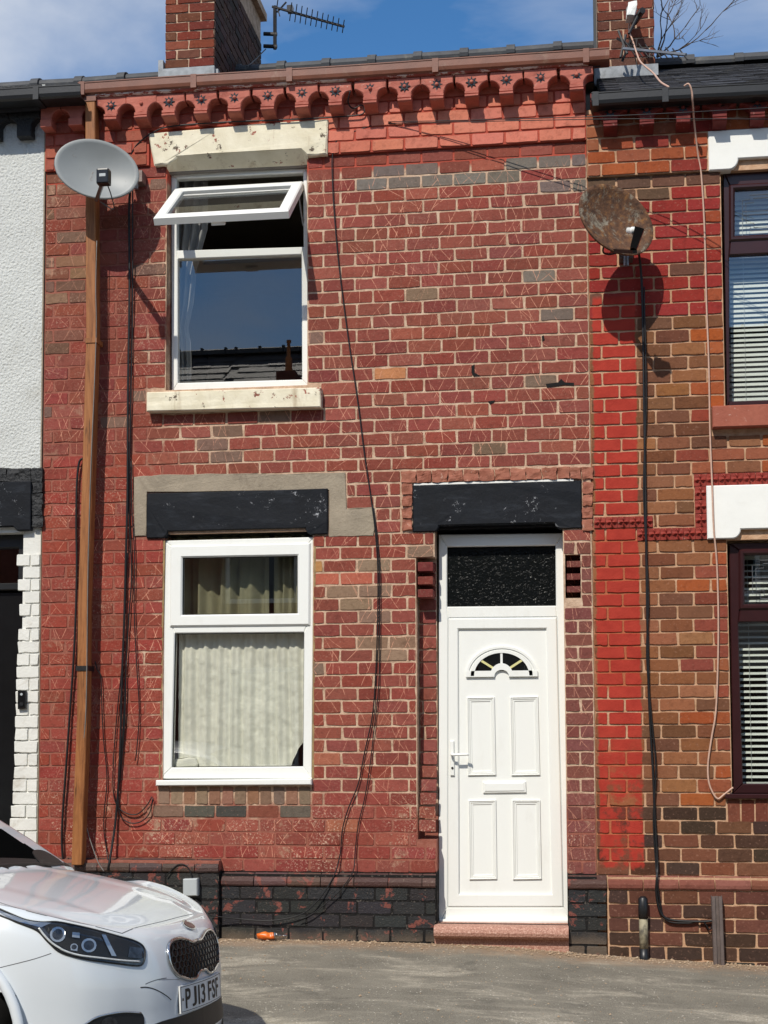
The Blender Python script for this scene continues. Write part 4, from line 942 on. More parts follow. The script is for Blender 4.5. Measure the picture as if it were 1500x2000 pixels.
FL1 = rect(1355, 925, 1460, 949); FL1 = (FL1[0], XRR, FL1[2], FL1[3]); FL2 = rect(1357, 950, 1380, 1030); FL3 = rect(1160, 1009, 1275, 1031); FL4 = rect(1244, 1031, 1381, 1055); SOLR = rect(1420, 1560, 1460, 1608); SOLR = (SOLR[0], XW, SOLR[2], SOLR[3])
exR = [WR_U, WR_L, LR_U, LR_L, SR_U, FL1, FL2, FL3, FL4, SOLR]
xe = lambda px: at(px, 900).x
def col_right(x, z, n):
    r = random.random()
    if z > 4.2 and x < xe(1415):
        if x > .82: return jit((150, 72, 44), 10) if r < .6 else jit((138, 50, 42))
        if z > 5.0 and x < .55: return jit((96, 70, 54), 8)
        return jit((142, 46, 40), 7) if r < .92 else jit((104, 70, 56))
    if z > 3.35:
        if x > .75 and r < .7: return jit(random.choice([(164, 80, 38), (140, 62, 44), (156, 84, 46)]), 9)
        return jit(random.choice([(120, 78, 52), (130, 86, 56), (110, 70, 50), (142, 92, 58)]), 9)
    if z < .95: return jit(random.choice([(80, 52, 40), (66, 48, 38), (112, 70, 50), (98, 60, 44), (120, 74, 52)]), 9)
    if x > .68 and r < .75: return jit(random.choice([(138, 70, 50), (146, 82, 56), (130, 64, 48), (156, 82, 46)]), 8)
    return jit(random.choice([(132, 84, 56), (120, 74, 50), (140, 88, 58), (112, 72, 52), (146, 96, 64)]), 9)
PHR = at(1274.7, 449).x
brR = lay(XR, XRR, 2, 55, PHR, exR, zmin=Z_PL)
put_bricks(brR, col_right, lambda x, z: 0, wallR, (M['brick_right_object'], M['brick_right_attr']), 0 if False else 300) if False else None
vis = [b for b in brR if b[0] < 1.35]; hid = [b for b in brR if b[0] >= 1.35]
put_bricks(vis, col_right, lambda x, z: 0, wallR, (M['brick_right_object'], M['brick_right_attr']), 300)
put_bricks(hid, col_right, lambda x, z: 0, wallR, (M['brick_right_object'], M['brick_right_attr']), 0, stuff='far_brickwork')
put_bricks(lay(XR, XRR, -8, 2, PHR, [LR_U], zmin=ZBR, zmax=EAV_R), lambda x, z, n: jit(random.choice([(160, 82, 46), (150, 74, 44), (134, 50, 40), (146, 84, 58)]), 9), lambda x, z: -.026, wallR, (M['brick_plain_object'], M['brick_plain_attr']), 60, stuff='band_brickwork')
plinth(at(1186, 1760).x+.004, XRR, 55, -.036, (M['brick_plain_object'], M['brick_plain_attr']), wallR, lambda x, z, n: jit((126, 78, 64), 10) if n == -1 else (jit((46, 44, 44), 6) if random.random() < .22 else jit(random.choice([(80, 54, 44), (92, 58, 46), (70, 50, 42), (104, 64, 50)]), 8)), PHR)
n_ = int((SOLR[1]-SOLR[0])/.088)
put_bricks([(SOLR[0]+i*.088+.004, SOLR[0]+(i+1)*.088-.004, SOLR[2]+.004, SOLR[3]-.004, i) for i in range(n_)], lambda x, z, n: jit((112, 60, 46), 8), lambda x, z: .003, wallR, (M['brick_plain_object'], M['brick_plain_attr']), 40)
# moulded leaf tiles
def leaf_tile(w, h):
    m = MB(); n = 16; v = [(0, -.010, 0)]; f = []
    for k, sc_ in enumerate((.45, .96)):
        for i in range(n):
            a = 2*math.pi*i/n; c, s_ = math.cos(a), math.sin(a); q = max(abs(c), abs(s_)); lobe = abs(math.cos(2*a)); dep = (-.022 if k == 0 else -.008)*(lobe if i % 2 == 0 else .25)
            v.append((c/q*w/2*sc_, dep+.002, s_/q*h/2*sc_))
    v += [(a*w/2, .03, b*h/2) for a, b in ((-1, -1), (1, -1), (1, 1), (-1, 1))]; v += [(a*w/2, .0, b*h/2) for a, b in ((-1, -1), (1, -1), (1, 1), (-1, 1))]
    f = [(0, 1+i, 1+(i+1) % n) for i in range(n)]+[(1+i, 1+n+i, 1+n+(i+1) % n, 1+(i+1) % n) for i in range(n)]; b = 1+2*n
    f += [(b+4, b+5, b+1, b), (b+5, b+6, b+2, b+1), (b+6, b+7, b+3, b+2), (b+7, b+4, b, b+3), (b+4, b+7, b+6, b+5)]
    return m.add(v, f).build('leaf_tile', M['floral'], None, recalc=True)
tt = leaf_tile(.078, .078); lme = tt.data; bpy.data.objects.remove(tt)
def tiles(r, nx, nz):
    for i in range(nx):
        for j in range(nz):
            o = bpy.data.objects.new('leaf_tile', lme); col.objects.link(o); o.parent = wallR; w = (r[1]-r[0])/nx; h = (r[3]-r[2])/nz
            o.location = (r[0]+w*(i+.5), -.008, r[2]+h*(j+.5)); o.scale = (w/.080, 1, h/.081); o.rotation_euler = (0, random.uniform(-.03, .03), 0)
tiles((FL1[0], FL1[0]+.079*10, FL1[2], FL1[3]), 10, 1); tiles(FL2, 1, 3); tiles(FL3, 5, 1); tiles(FL4, 6, 1)
lw = lintel('lintel', LR_U, .13, .07, -.03, M['white_stone'], hR, M['grey_stone']); lw2 = lintel('lintel', LR_L, .16, .06, -.03, M['white_stone'], hR, M['grey_stone'])
MB().prism_bev([(SR_U[0], SR_U[2]), (SR_U[1], SR_U[2]), (SR_U[1], SR_U[3]), (SR_U[0], SR_U[3])], -.07, .12, .006).build('window_sill', M['sill_red'], hR)
stR = [(1192, 219), (1263, 215), (1334, 210), (1405, 204), (1479, 200)]
p0, p1 = at(*stR[0], -.1), at(*stR[-1], -.1); 
cR, zR = cornice(hR, stR, M['maroon'], ydep=-.115, x0=XR+.03, x1=XRR)
a, b = at(1155, 181, -.21), at(1500, 161, -.21)
gutter(hR, a.x+.0, XRR, a.z, a.z+(b.z-a.z)*(XRR-a.x)/(b.x-a.x), -.21, -.06, .085, M['gutter_black'], [at(1163, 170, -.26).x, at(1300, 170, -.26).x], 5)
RZ_R = at(1400, 116, 4.0).z
roof(hR, XR+.11, XRR, -.12, a.z-.03, 4.0, RZ_R-.08, 2.2)
shell(hR, XR, XRR, EAV_R-.1, RZ_R-.1)
def maroon_window(opening, px_left_top, px_left_bot, top_py, tr0, tr1, bot_py, sash, lowq, nm):
    YR = .055
    bl, tl = xz(px_left_bot, bot_py, YR), xz(px_left_top, top_py, YR); xr = XW-.004
    fo = [bl, (xr, bl[1]), (xr, tl[1]), tl]
    s_l, s_t, s_b = sash; a_ = [xz(s_l, s_b, YR), (xr-.07, xz(s_l, s_b, YR)[1]), (xr-.07, xz(s_l, s_t, YR)[1]), xz(s_l, s_t, YR)]
    l_t, l_b, t_, b_ = lowq; c_ = [xz(l_b, b_, YR), (xr-.06, xz(l_b, b_, YR)[1]), (xr-.06, xz(l_t, t_, YR)[1]), xz(l_t, t_, YR)]
    m = MB(); two_light(m, fo, inset_quad(a_, -.03), c_, YR, YR+.07); w = m.build('window', M['maroon_frame'], hR)
    MB().ring(inset_quad(a_, -.038), a_, YR-.014, YR+.04, .012).build('sash', M['maroon_frame'], w)
    pane('pane', inset_quad(a_, -.003), YR+.02, M['glass'], w); pane('pane', inset_quad(c_, -.003), YR+.03, M['glass'], w)
    # leaded strip pattern on the top light
    q = inset_quad(a_, .05, .05, .035, .035); lead = MB(); c1 = .05
    for d in (0, .022):
        z0, z1, x0_, x1_ = q[0][1]+d, q[2][1]-d, q[3][0]+d, q[2][0]-d; pts_ = [(x0_+c1, z0), (x1_-c1, z0), (x1_-c1, z0+c1*.6), (x1_, z0+c1*.6), (x1_, z1-c1*.6), (x1_-c1, z1-c1*.6), (x1_-c1, z1), (x0_+c1, z1), (x0_+c1, z1-c1*.6), (x0_, z1-c1*.6), (x0_, z0+c1*.6), (x0_+c1, z0+c1*.6), (x0_+c1, z0)]
        lead.tube([(x, YR+.018, z) for x, z in pts_], .0022, 4)
    zm_ = (q[0][1]+q[2][1])/2
    for dz in (-.011, .011): lead.tube([(q[3][0], YR+.018, zm_+dz), (q[2][0], YR+.018, zm_+dz)], .0022, 4)
    lead.build('lead_strip', M['alu'], w); return w, c_, a_
wRU, cU, aU = maroon_window(WR_U, 1413, 1420, 336, 0, 0, 796, (1435, 371, 461), (1424, 1425, 498, 784), 'u')
wRL, cL, aL = maroon_window(WR_L, 1424, 1432, 1061, 0, 0, 1550, (1454, 1084, 1180), (1442, 1451, 1215, 1531), 'l')
MB().prism_bev([(xz(1417, 1556, -.03)[0], xz(1417, 1560, -.03)[1]), (XW, xz(1417, 1560, -.03)[1]), (XW, xz(1417, 1551, -.03)[1]), (xz(1417, 1556, -.03)[0], xz(1417, 1551, -.03)[1])], -.03, .08, .004).build('window_sill', M['maroon_frame'], hR)
wRU['label'] = 'maroon framed upper window of the right-hand house'; wRL['label'] = 'maroon framed ground floor window of the right-hand house'
def blind(x0, x1, z0, z1, pitch, tilt, label, y=.20):
    t = empty('venetian_blind', (x0, y, z0)); tag(t, label, 'blind', 'venetian blinds in the right-hand windows'); bw = .030
    m = MB(); nn = 5; v = []; f = []
    for i in range(nn):
        u = (i/(nn-1)-.5)*bw; zc_ = .004*(1-(2*u/bw)**2); v += [(0, u, zc_), (x1-x0, u, zc_)]
    for i in range(nn-1): f.append((2*i, 2*i+1, 2*i+3, 2*i+2))
    me = mesh('slat', v, f, True); me.materials.append(M['blind']); k = 0; z = z1-.03
    while z > z0+.012:
        o = bpy.data.objects.new('slat', me); col.objects.link(o); o.parent = t; o.location = (0, random.uniform(-.001, .001), z-z0); o.rotation_euler = (R(tilt)+random.uniform(-.05, .05), random.uniform(-.0015, .0015), 0); z -= pitch
    h = MB().box(x0, x1, y-.018, y+.018, z1-.028, z1).build('head_rail', M['blind'], t); h = MB().box(x0, x1, y-.014, y+.014, z0-.004, z0+.008).build('bottom_rail', M['blind'], t)
    for xx in (x0+.09, (x0+x1)/2, x1-.09): MB().tube([(xx, y-.017, z0), (xx, y-.017, z1-.03)], .0012, 4).build('cord', M['blind'], t)
blind(cU[0][0]+.03, XW-.05, cU[0][1]-.0, aU[2][1]+.02, .0335, 56, 'closed white venetian blind in the upper right-hand window')
blind(cL[0][0]-.02, XW-.05, cL[0][1]-.0, aL[2][1]+.02, .0400, 34, 'half open white venetian blind in the lower right-hand window')
CR0 = 3.0
a, b = at(1166, 60, CR0).x, at(1277, 60, CR0).x; zb = at(1230, 128, CR0).z
ch2 = chimney(hR, a, b, CR0, CR0+1.2, zb-.10, zb+1.0, lambda k, f: jit(random.choice([(118, 62, 46), (104, 52, 40), (128, 64, 46), (92, 56, 44)]), 9), M['brick_plain_object'], M['mortar_plain'])
ch2['label'] = 'red brick chimney stack with cables and a rusty bracket at the right'
MB().box(a-.03, b+.03, CR0-.05, CR0-.012, zb-.18, zb-.02).build('flashing', M['lead'], ch2)
MB().box(a-.03, a-.006, CR0-.04, CR0+.3, zb-.1, zb+.9).build('flashing', M['gutter_black'], ch2)

# ================================================================== the left-hand house
hL = empty('terraced_house', (-5.6, 0, 0)); tag(hL, 'white roughcast terraced house with black trim at the left edge', 'house', 'terraced houses')
zr0 = at(45, 918).z; zr1 = at(45, 262).z+.35
D_L = (-4.75, at(40, 1400).x, -.6, at(20, 1040).z)
wallL = slab('front_wall', XLL, XL-.002, -.5, 6.0, .012, .24, [D_L], M['white_brick'], hL)
# roughcast: a real pebbly surface
nx, nz = 110, 480; v, f = [], []; xa, xb = -4.35, XL-.012
for i in range(nx+1):
    for j in range(nz+1):
        x = xa+(xb-xa)*i/nx; z = zr0+(zr1-zr0)*j/nz; q = Vector((x*75, z*75, 1)); h = mnoise.noise(q)*.0052+mnoise.noise(q*1.9)*.003+mnoise.noise(Vector((x*3, z*3, 5)))*.006
        v.append((x+.003*mnoise.noise(q*1.3), -.012-h, z))
for i in range(nx):
    for j in range(nz): a_ = i*(nz+1)+j; f.append((a_, a_+nz+1, a_+nz+2, a_+1))
me = mesh('roughcast', v, f, True); rc = link('roughcast', me, M['render'], hL)
MB().box(XLL, -4.351, -.012, .012, zr0, zr1).build('roughcast', M['render'], hL)
MB().box(XL-.012, XL-.003, -.014, .02, zr0, zr1-.2).build('edge_bead', M['cement'], hL)
# black cornice of the left house: rough coated, scalloped
zcl = at(60, 235, -.08).z; x = XL-.02-.115
cl = MB().box(XLL, XL-.004, -.10, .012, zcl+.06, 6.0).build('cornice', M['black_rough'], hL)
while x > XLL+.2:
    m = arcade_mesh(.232, .0595, .062, -.045, -.115, -.085, .011).xform(Matrix.Translation((x, 0, zcl))); o = m.build('bracket', M['black_rough'], cl); x -= .235
    if x > -4.6: roughen(o, .004, 40, 1, x)
a, b = at(0, 173, -.27), at(152, 165, -.27)
gutter(hL, XLL, b.x+.02, a.z-(b.z-a.z)/(b.x-a.x)*(a.x-XLL)*.3, b.z, -.275, -.10, .085, M['gutter_black'], [b.x-.3], 9)
roof(hL, XLL, XL-.001, -.14, b.z-.045, 4.0, at(150, 158, 4.0).z-.09, None)
shell(hL, XLL, XL, 5.9, 7.8)
# rock faced black band and lintel over its door
k = 0; px = 86
while px > -140:
    o = None; r = rect(px-23, 916, px, 942)
    o = MB().box(r[0]+.002, r[1]-.002, -.03, .011, r[2], r[3]).build('rock_faced_brick', M['black_rough'], wallL); roughen(o, .009, 26, 4, px*.37); px -= 23
for i in range(4):
    r = rect(66, 943+i*22, 86, 964+i*22); o = MB().box(r[0], r[1], -.03, .011, r[2]+.003, r[3]).build('rock_faced_brick', M['black_rough'], wallL); roughen(o, .009, 26, 4, i*2.2)
r = rect(0, 942, 64, 1032); MB().prism_bev([(-4.9, r[2]+.01), (r[1]-.13, r[2]+.01), (r[1]-.10, r[2]-.02), (r[1], r[2]-.02), (r[1], r[3]), (-4.9, r[3])], -.035, .011, .006).build('lintel', M['black_stone'], hL)
# white painted brick pier with stepped bricks beside the door
def pier_left(z):
    return lerp_tab([(.3, at(14, 1650).x), (.75, at(16, 1620).x), (.95, at(22, 1560).x), (1.2, at(26, 1480).x), (1.8, at(30, 1330).x), (2.3, at(36, 1180).x), (2.75, at(30, 1040).x)], z)
for n in range(30, 60):
    zt, zb = zc(n), zc(n+1)
    if zt > at(60, 1033).z+.02: continue
    xl = pier_left((zt+zb)/2); cuts = [xl, XL-.008] if n % 2 else [xl, (xl+XL)/2+.01, XL-.008]
    notch = 31 <= n <= 36
    for p, q in zip(cuts, cuts[1:]):
        if notch and p == xl: p = xl+(.045 if n % 2 else .0)
        me = brick_mesh(q-p-.004, zt-zb-.004, .06, n*11+int(q*50), .0022, .004); o = bpy.data.objects.new('brick', me); col.objects.link(o); me.materials.append(M['white_brick']); o.parent = wallL; o.location = ((p+q)/2, .0+random.uniform(-.003, .003), (zt+zb)/2)
MB().box(XL-.006, XL-.0005, -.004, .02, -.3, zr0).build('joint', M['cement'], hL)
ld_ = MB().box(-4.70, D_L[1]-.03, .14, .19, -.1, at(20, 1158, .14).z).build('door', M['black_gloss'], hL); ld_['label'] = 'black front door at the left edge'
for py in (1215, 1270, 1328, 1385, 1440, 1500, 1560): z = at(5, py, .139).z; MB().box(-4.70, D_L[1]-.07, .1365, .1405, z-.006, z).build('door_panel_line', M['grey_box'], ld_) if False else None
fz0, fz1 = at(20, 1148, .14).z, at(20, 1072, .14).z
fr = MB().ring([(-4.72, fz0-.02), (D_L[1]-.02, fz0-.02), (D_L[1]-.02, D_L[3]-.002), (-4.72, D_L[3]-.002)], [(-4.66, fz0+.03), (D_L[1]-.07, fz0+.03), (D_L[1]-.07, fz1), (-4.66, fz1)], .10, .2, .006).build('door_frame', M['gutter_black'], hL)
MB().box(-4.665, D_L[1]-.065, .14, .155, fz0+.025, fz1+.005).build('pane', M['glass'], fr)
MB().box(D_L[1]-.03, D_L[1]-.002, .11, .2, -.3, fz0-.021).build('door_jamb', M['black_gloss'], hL)
# ------------------------------------------------------------------ satellite dishes
def dish(label, c, nrm, roll, a, b, dep, mat, lnb, base, mount, rimw=.008):
    n = Vector(nrm).normalized(); r = Vector((0, 0, 1)).cross(-n).normalized(); u = (-n).cross(r) if False else r.cross(-n).normalized()
    if u.z < 0: u = -u
    r2 = r*math.cos(roll)+u*math.sin(roll); u2 = -r*math.sin(roll)+u*math.cos(roll); c = Vector(c)
    root = empty('satellite_dish', c); tag(root, label, 'satellite dish', 'satellite dishes on the wall')
    S, K = 48, 10; v, f = [], []
    def pt(rho, th, off): return c+r2*(a*rho*math.cos(th))+u2*(b*rho*math.sin(th))+n*(dep*(rho*rho-1)+off)
    rows = [(k/K, .0) for k in range(1, K+1)]+[(1.012, -.004), (1.02, -.016), (.99, -.018)]+[(k/K, -.012) for k in range(K-1, 0, -1)]
    v.append(c-n*dep)
    for rho, off in rows:
        for s_ in range(S): v.append(pt(rho, 2*math.pi*s_/S, off))
    v.append(c-n*(dep+.012)); last = len(v)-1; L_ = len(rows)
    for s_ in range(S): f.append((0, 1+s_, 1+(s_+1) % S)); f.append((last, 1+(L_-1)*S+(s_+1) % S, 1+(L_-1)*S+s_))
    for k in range(L_-1):
        for s_ in range(S): f.append((1+k*S+s_, 1+(k+1)*S+s_, 1+(k+1)*S+(s_+1) % S, 1+k*S+(s_+1) % S))
    MB().add(v, f).build('reflector', mat, root, True)
    lnb, base = Vector(lnb), Vector(base); d = (lnb-base).normalized(); perp = d.cross(n).normalized()
    arm = MB(); sx = perp*.016; sy = d.cross(perp)*.011
    arm.add([base+sx+sy, base-sx+sy, base-sx-sy, base+sx-sy, lnb+sx+sy, lnb-sx+sy, lnb-sx-sy, lnb+sx-sy], [(0, 1, 2, 3), (7, 6, 5, 4), (0, 4, 5, 1), (1, 5, 6, 2), (2, 6, 7, 3), (3, 7, 4, 0)]); arm.build('feed_arm', M['black_gloss'], root)
    h = (c-n*dep-lnb).normalized()
    mount = Vector(mount); back = c-n*(dep+.02)
    w = Vector((mount.x, 0.0, mount.z)); MB().tube([back, back.lerp(Vector((w.x, w.y-.10, w.z)), .6), Vector((w.x, w.y-.10, w.z)), Vector((w.x, w.y-.1, w.z-.10))], .018, 8).build('bracket_arm', M['alu'] if a > .27 else M['dark_metal'], root)
    MB().box(w.x-.045, w.x+.045, -.105, -.006, w.z-.05, w.z+.03).build('wall_plate', M['galv'], root)
    return root, n, r2, u2, h, perp
c1 = at(189, 329, -.34); lnb1 = at(203, 350, -.72); base1 = at(189, 390, -.37)
d1, n1_, r1_, u1_, h1_, p1_ = dish('grey oval satellite dish with a black arm in front of the downpipe', c1, (.26, -.94, .10), .26, .285, .208, .055, M['dish'], lnb1, base1, at(274, 352))
m = MB(); q = lnb1+Vector((0, 0, .012)); m.box(q.x-.042, q.x+.042, q.y-.035, q.y+.03, q.z-.052, q.z+.05); o = bevel_mesh(m.build('converter', M['black_gloss'], d1), .010, 2)
MB().box(q.x-.02, q.x+.022, q.y-.0365, q.y-.0355, q.z-.006, q.z+.014).build('sticker', M['grey_box'], d1)
MB().tube(catmull([q+Vector((.02, 0, -.04)), q+Vector((.03, .06, -.10)), q+Vector((.0, .2, -.14)), base1+Vector((.02, .02, -.01))], 6), .004, 5).build('lead_cable', M['black_cable'], d1, True)
c2 = at(1205, 428, -.38); lnb2 = at(1236, 452, -.64); base2 = at(1196, 489, -.38)
d2, n2_, r2_, u2_, h2_, p2_ = dish('rusty brown satellite dish on the party line between the houses', c2, (.46, -.87, .12), .52, .272, .222, .06, M['dish_rust'], at(1240, 492, -.58), base2, at(1222, 500))
tip = at(1249, 447, -.64); bot = at(1237, 487, -.58); ax = (bot-tip).normalized(); sd = ax.cross(Vector((0, 1, 0))).normalized()*.03; fr_ = Vector((0, -.028, 0))
MB().add([tip+sd+fr_, tip-sd+fr_, tip-sd-fr_, tip+sd-fr_, bot+sd*.7+fr_, bot-sd*.7+fr_, bot-sd*.7-fr_, bot+sd*.7-fr_], [(0, 1, 2, 3), (7, 6, 5, 4), (0, 4, 5, 1), (1, 5, 6, 2), (2, 6, 7, 3), (3, 7, 4, 0)]).build('converter', M['black_gloss'], d2)
w0 = tip-sd*.2+ax*.012; hh = (c2-w0).normalized(); hh = Vector((-.75, .5, .2)).normalized()
t = MB(); t.tube([w0, w0+hh*.03, w0+hh*.031, w0+hh*.045, w0+hh*.046, w0+hh*.075], [.016, .016, .024, .024, .020, .020], 12); t.build('feed_horn', M['upvc'], d2, True)
MB().tube(catmull([at(1180, 478, -.24), at(1178, 492, -.2), at(1190, 497, -.15), at(1212, 495, -.1), at(1222, 515, -.06), at(1226, 503, -.08)], 6), .006, 6).build('stay_wire', M['dark_metal'], d2, True)

# ------------------------------------------------------------------ cables: each its own thing
def cable(label, pts, r, mat='black_cable', Y=-.02, k=7, group='cables clipped to the walls', name='cable'):
    P_ = [at(p[0], p[1], p[2] if len(p) > 2 else Y+.004*mnoise.noise(Vector((p[0]*.05, p[1]*.013, r*900)))) for p in pts]
    o = MB().tube(catmull(P_, k), r, 6).build(name, M[mat], None, True); return tag(o, label, 'cable', group)
cable('thick black cable hanging left of the downpipe', [(161, 895), (154, 906), (150, 950), (149, 1030), (150, 1100), (148, 1200), (143, 1300), (136, 1400), (129, 1500), (122, 1600), (121, 1650), (124, 1690)], .0085, Y=-.03)
cable('thickest black cable running down from the grey dish', [(254, 368, -.06), (252, 420), (253, 560), (250, 760), (249, 960), (246, 1080), (243, 1200), (238, 1330), (234, 1480), (226, 1600), (211, 1700, -.1)], .0085, Y=-.03)
cable('thin black cable just right of the thick dish cable', [(259, 372, -.06), (259, 600), (256, 760), (253, 900), (252, 1000), (257, 1120), (252, 1200), (247, 1290), (244, 1400), (238, 1480), (234, 1530)], .005, Y=-.022)
cable('thin dark cable nearest the lower window frame', [(256, 900), (258, 1000), (263, 1090), (262, 1190), (267, 1300), (272, 1390), (267, 1465), (264, 1486)], .004, Y=-.022)
cable('thin black cable ending in two loops beside the lower window', [(249, 1080), (245, 1180), (240, 1280), (229, 1390), (222, 1480), (221, 1540), (228, 1572), (246, 1588), (268, 1590), (286, 1574), (297, 1556)], .004, Y=-.022)
cable('thin black looped cable with the lower of the two loops', [(247, 1290), (243, 1380), (236, 1480), (231, 1550), (234, 1590), (250, 1606), (272, 1606), (291, 1590), (299, 1558)], .004, Y=-.026)
cable('thin dark cable starting at the pipe clip and falling to the plinth', [(186, 1292), (190, 1308), (197, 1322), (199, 1380), (202, 1440), (209, 1520), (204, 1580), (203, 1620), (208, 1660), (213, 1698, -.1)], .004, Y=-.022)
cable('grey wire falling down the right side of the downpipe', [(189, 470, -.15), (187, 560, -.155), (188, 640, -.15), (184, 760, -.15), (178, 900, -.15), (172, 1100, -.15), (168, 1380, -.15), (160, 1480, -.13), (158, 1560, -.1), (170, 1620, -.06), (190, 1680, -.09), (203, 1702, -.1)], .0035, 'grey_cable')
cable('long black wire curving down the brick wall between window and door', [(760, 236), (700, 254), (662, 270), (650, 300), (649, 345), (653, 420), (662, 520), (680, 660), (698, 780), (712, 890), (724, 970), (733, 1040), (738, 1120), (737, 1230), (733, 1330), (727, 1400), (712, 1470), (700, 1530), (680, 1580), (669, 1620), (664, 1670), (650, 1715, -.05), (618, 1762, -.07), (585, 1787, -.07), (530, 1798, -.07), (470, 1795, -.07), (405, 1786, -.11), (378, 1768, -.11)], .0042, k=6)
cable('second thin wire beside the long wall wire, ending at the plinth', [(728, 985), (736, 1045), (742, 1120), (742, 1200), (741, 1300), (738, 1360), (730, 1430), (722, 1500), (712, 1560), (700, 1610), (694, 1660), (690, 1700, -.05), (668, 1735, -.065), (648, 1755, -.065), (610, 1785, -.07), (583, 1797, -.07)], .0035, k=6)
cable('black cable looped over the cream lintel from the grey dish', [(253, 345, -.06), (254, 310), (268, 282, -.03), (300, 258, -.05), (340, 246, -.06), (450, 238, -.065), (580, 233, -.065), (660, 228, -.05), (704, 224, -.05), (712, 214, -.05), (706, 205, -.05), (690, 212, -.05), (680, 200, -.09), (684, 178, -.12)], .005)
cable('black cable running down the right house from the rusty dish', [(1246, 486, -.2), (1251, 520, -.05), (1255, 600), (1258, 800), (1261, 1000), (1264, 1200), (1267, 1350), (1272, 1450), (1276, 1520), (1279, 1600), (1284, 1690, -.04), (1283, 1715, -.075), (1282, 1745, -.065), (1290, 1782, -.06), (1312, 1797, -.06), (1370, 1800, -.06), (1396, 1798, -.06)], .0085, Y=-.025)
cable('second black cable twined with the rusty dish cable', [(1258, 560), (1262, 780), (1257, 960), (1266, 1160), (1263, 1280), (1272, 1400), (1281, 1500), (1276, 1600), (1281, 1690, -.04), (1283, 1715, -.078), (1287, 1750, -.065), (1300, 1796, -.06), (1340, 1803, -.06), (1372, 1800, -.06), (1385, 1815, -.06), (1393, 1806, -.06)], .005, Y=-.03)
cable('pale pink cable hanging down beside the maroon windows', [(1336, 168, -.29), (1345, 164, -.30), (1351, 178, -.29), (1353, 200, -.26), (1356, 240, -.12), (1363, 300, -.035), (1370, 345), (1376, 450), (1380, 600), (1384, 700), (1387, 850), (1391, 950, -.04), (1394, 1030, -.04), (1400, 1100), (1403, 1200), (1402, 1300), (1398, 1390), (1390, 1440), (1383, 1490), (1384, 1525), (1392, 1548), (1402, 1560), (1414, 1552), (1432, 1538)], .0062, 'pink_cable')
cable('black cable arching over the plinth beside the car', [(325, 1712, -.1), (336, 1698, -.1), (350, 1688, -.1), (362, 1690, -.1), (372, 1703, -.1), (378, 1730, -.1)], .004, Y=-.1)
cable('black overhead wire leaving the cornice, upper of the two', [(758, 238, -.03), (900, 235, -.15), (1150, 228, -.38), (1330, 220, -.58), (1540, 208, -.9)], .003, group='overhead wires', name='overhead_wire')
cable('black overhead wire leaving the cornice, lower of the two', [(758, 241, -.03), (900, 238, -.13), (1150, 233, -.34), (1330, 232, -.52), (1540, 233, -.85)], .003, group='overhead wires', name='overhead_wire')
cable('pale wire trailing down from the chimney to the right roof', [(1236, 30, 2.95), (1228, 55, 2.95), (1236, 80, 2.8), (1244, 105, 2.0), (1252, 122, 1.4), (1275, 142, .7), (1290, 160, .1), (1306, 170, -.2)], .007, 'pink_cable', group='chimney cables')
cable('black wire slanting across the chimney face behind the brown gutter', [(519, 96, 4.7), (505, 110, 4.4), (492, 122, 4.0), (482, 130, 3.7)], .006, group='chimney cables')

# ------------------------------------------------------------------ aerials and twigs
ae = empty('television_aerial', at(537, 95, 4.9)); tag(ae, 'black television aerial on the left chimney, pointing right', 'aerial', 'television aerials')
YA = 4.9
MB().tube([at(537, 12, YA), at(537, 96, YA)], .020, 8).build('mast', M['dark_metal'], ae)
for py in (66, 90): MB().tube([at(515, py, YA), at(541, py+1, YA)], .022, 6).build('bracket', M['dark_metal'], ae)
bo = at(532, 13, YA); be = at(672, 52, YA-.2); MB().tube([bo, be], .014, 6).build('boom', M['dark_metal'], ae)
MB().box(*sorted((at(562, 17, YA).x, at(573, 17, YA).x)), YA-.05, YA+.03, at(566, 25, YA).z, at(566, 14, YA).z).build('dipole_box', M['black_gloss'], ae)
for i in range(11):
    p = bo.lerp(be, .26+.073*i); L_ = .20-.006*i; dv = Vector((-.25, .85, .35)).normalized() if False else Vector((.28, -.85, .45)).normalized(); MB().tube([p-dv*L_*.55, p+dv*L_*.55], .0055, 5).build('element', M['dark_metal'], ae)
for s_ in (-1, 1): MB().tube([bo+Vector((.05, 0, 0)), bo+Vector((.10+.0*s_, -.1, .16*s_))], .006, 5).build('reflector_rod', M['dark_metal'], ae)
MB().tube([at(559, 4, YA), at(541, 24, YA)], .010, 5).build('strut', M['dark_metal'], ae)
ae2 = empty('television_aerial', at(1215, 100, 2.6)); tag(ae2, 'fallen pale television aerial at the foot of the right chimney', 'aerial', 'television aerials')
bo, be = at(1218, 95, 2.6), at(1340, 107, 2.2); MB().tube([bo, be], .014, 6).build('boom', M['alu'], ae2)
for i in range(9):
    p = bo.lerp(be, .12+.105*i); L_ = .20-.008*i; dv = Vector((.35, -.5, -.8)).normalized(); MB().tube([p-dv*L_*.6, p+dv*L_*.6], .006, 5).build('element', M['dark_metal'], ae2)
for (a, b) in (((1208, 60), (1225, 105)), ((1222, 68), (1212, 112)), ((1245, 32), (1228, 66)), ((1205, 75), (1235, 92)), ((1215, 120), (1232, 78))): MB().tube([at(*a, 2.75), at(*b, 2.7)], .012, 5).build('bracket', M['dark_metal'], ae2)
lb_ = empty('aerial_bracket', at(1233, 25, 2.9)); tag(lb_, 'white clamp on a rusty bracket high on the right chimney', 'bracket')
o = MB().box(*sorted((at(1222, 20, 2.85).x, at(1242, 20, 2.85).x)), 2.78, 2.9, at(1230, 36, 2.85).z, at(1230, 12, 2.85).z).build('clamp', M['upvc'], lb_); roughen(o, .03, 9, 2, 3)
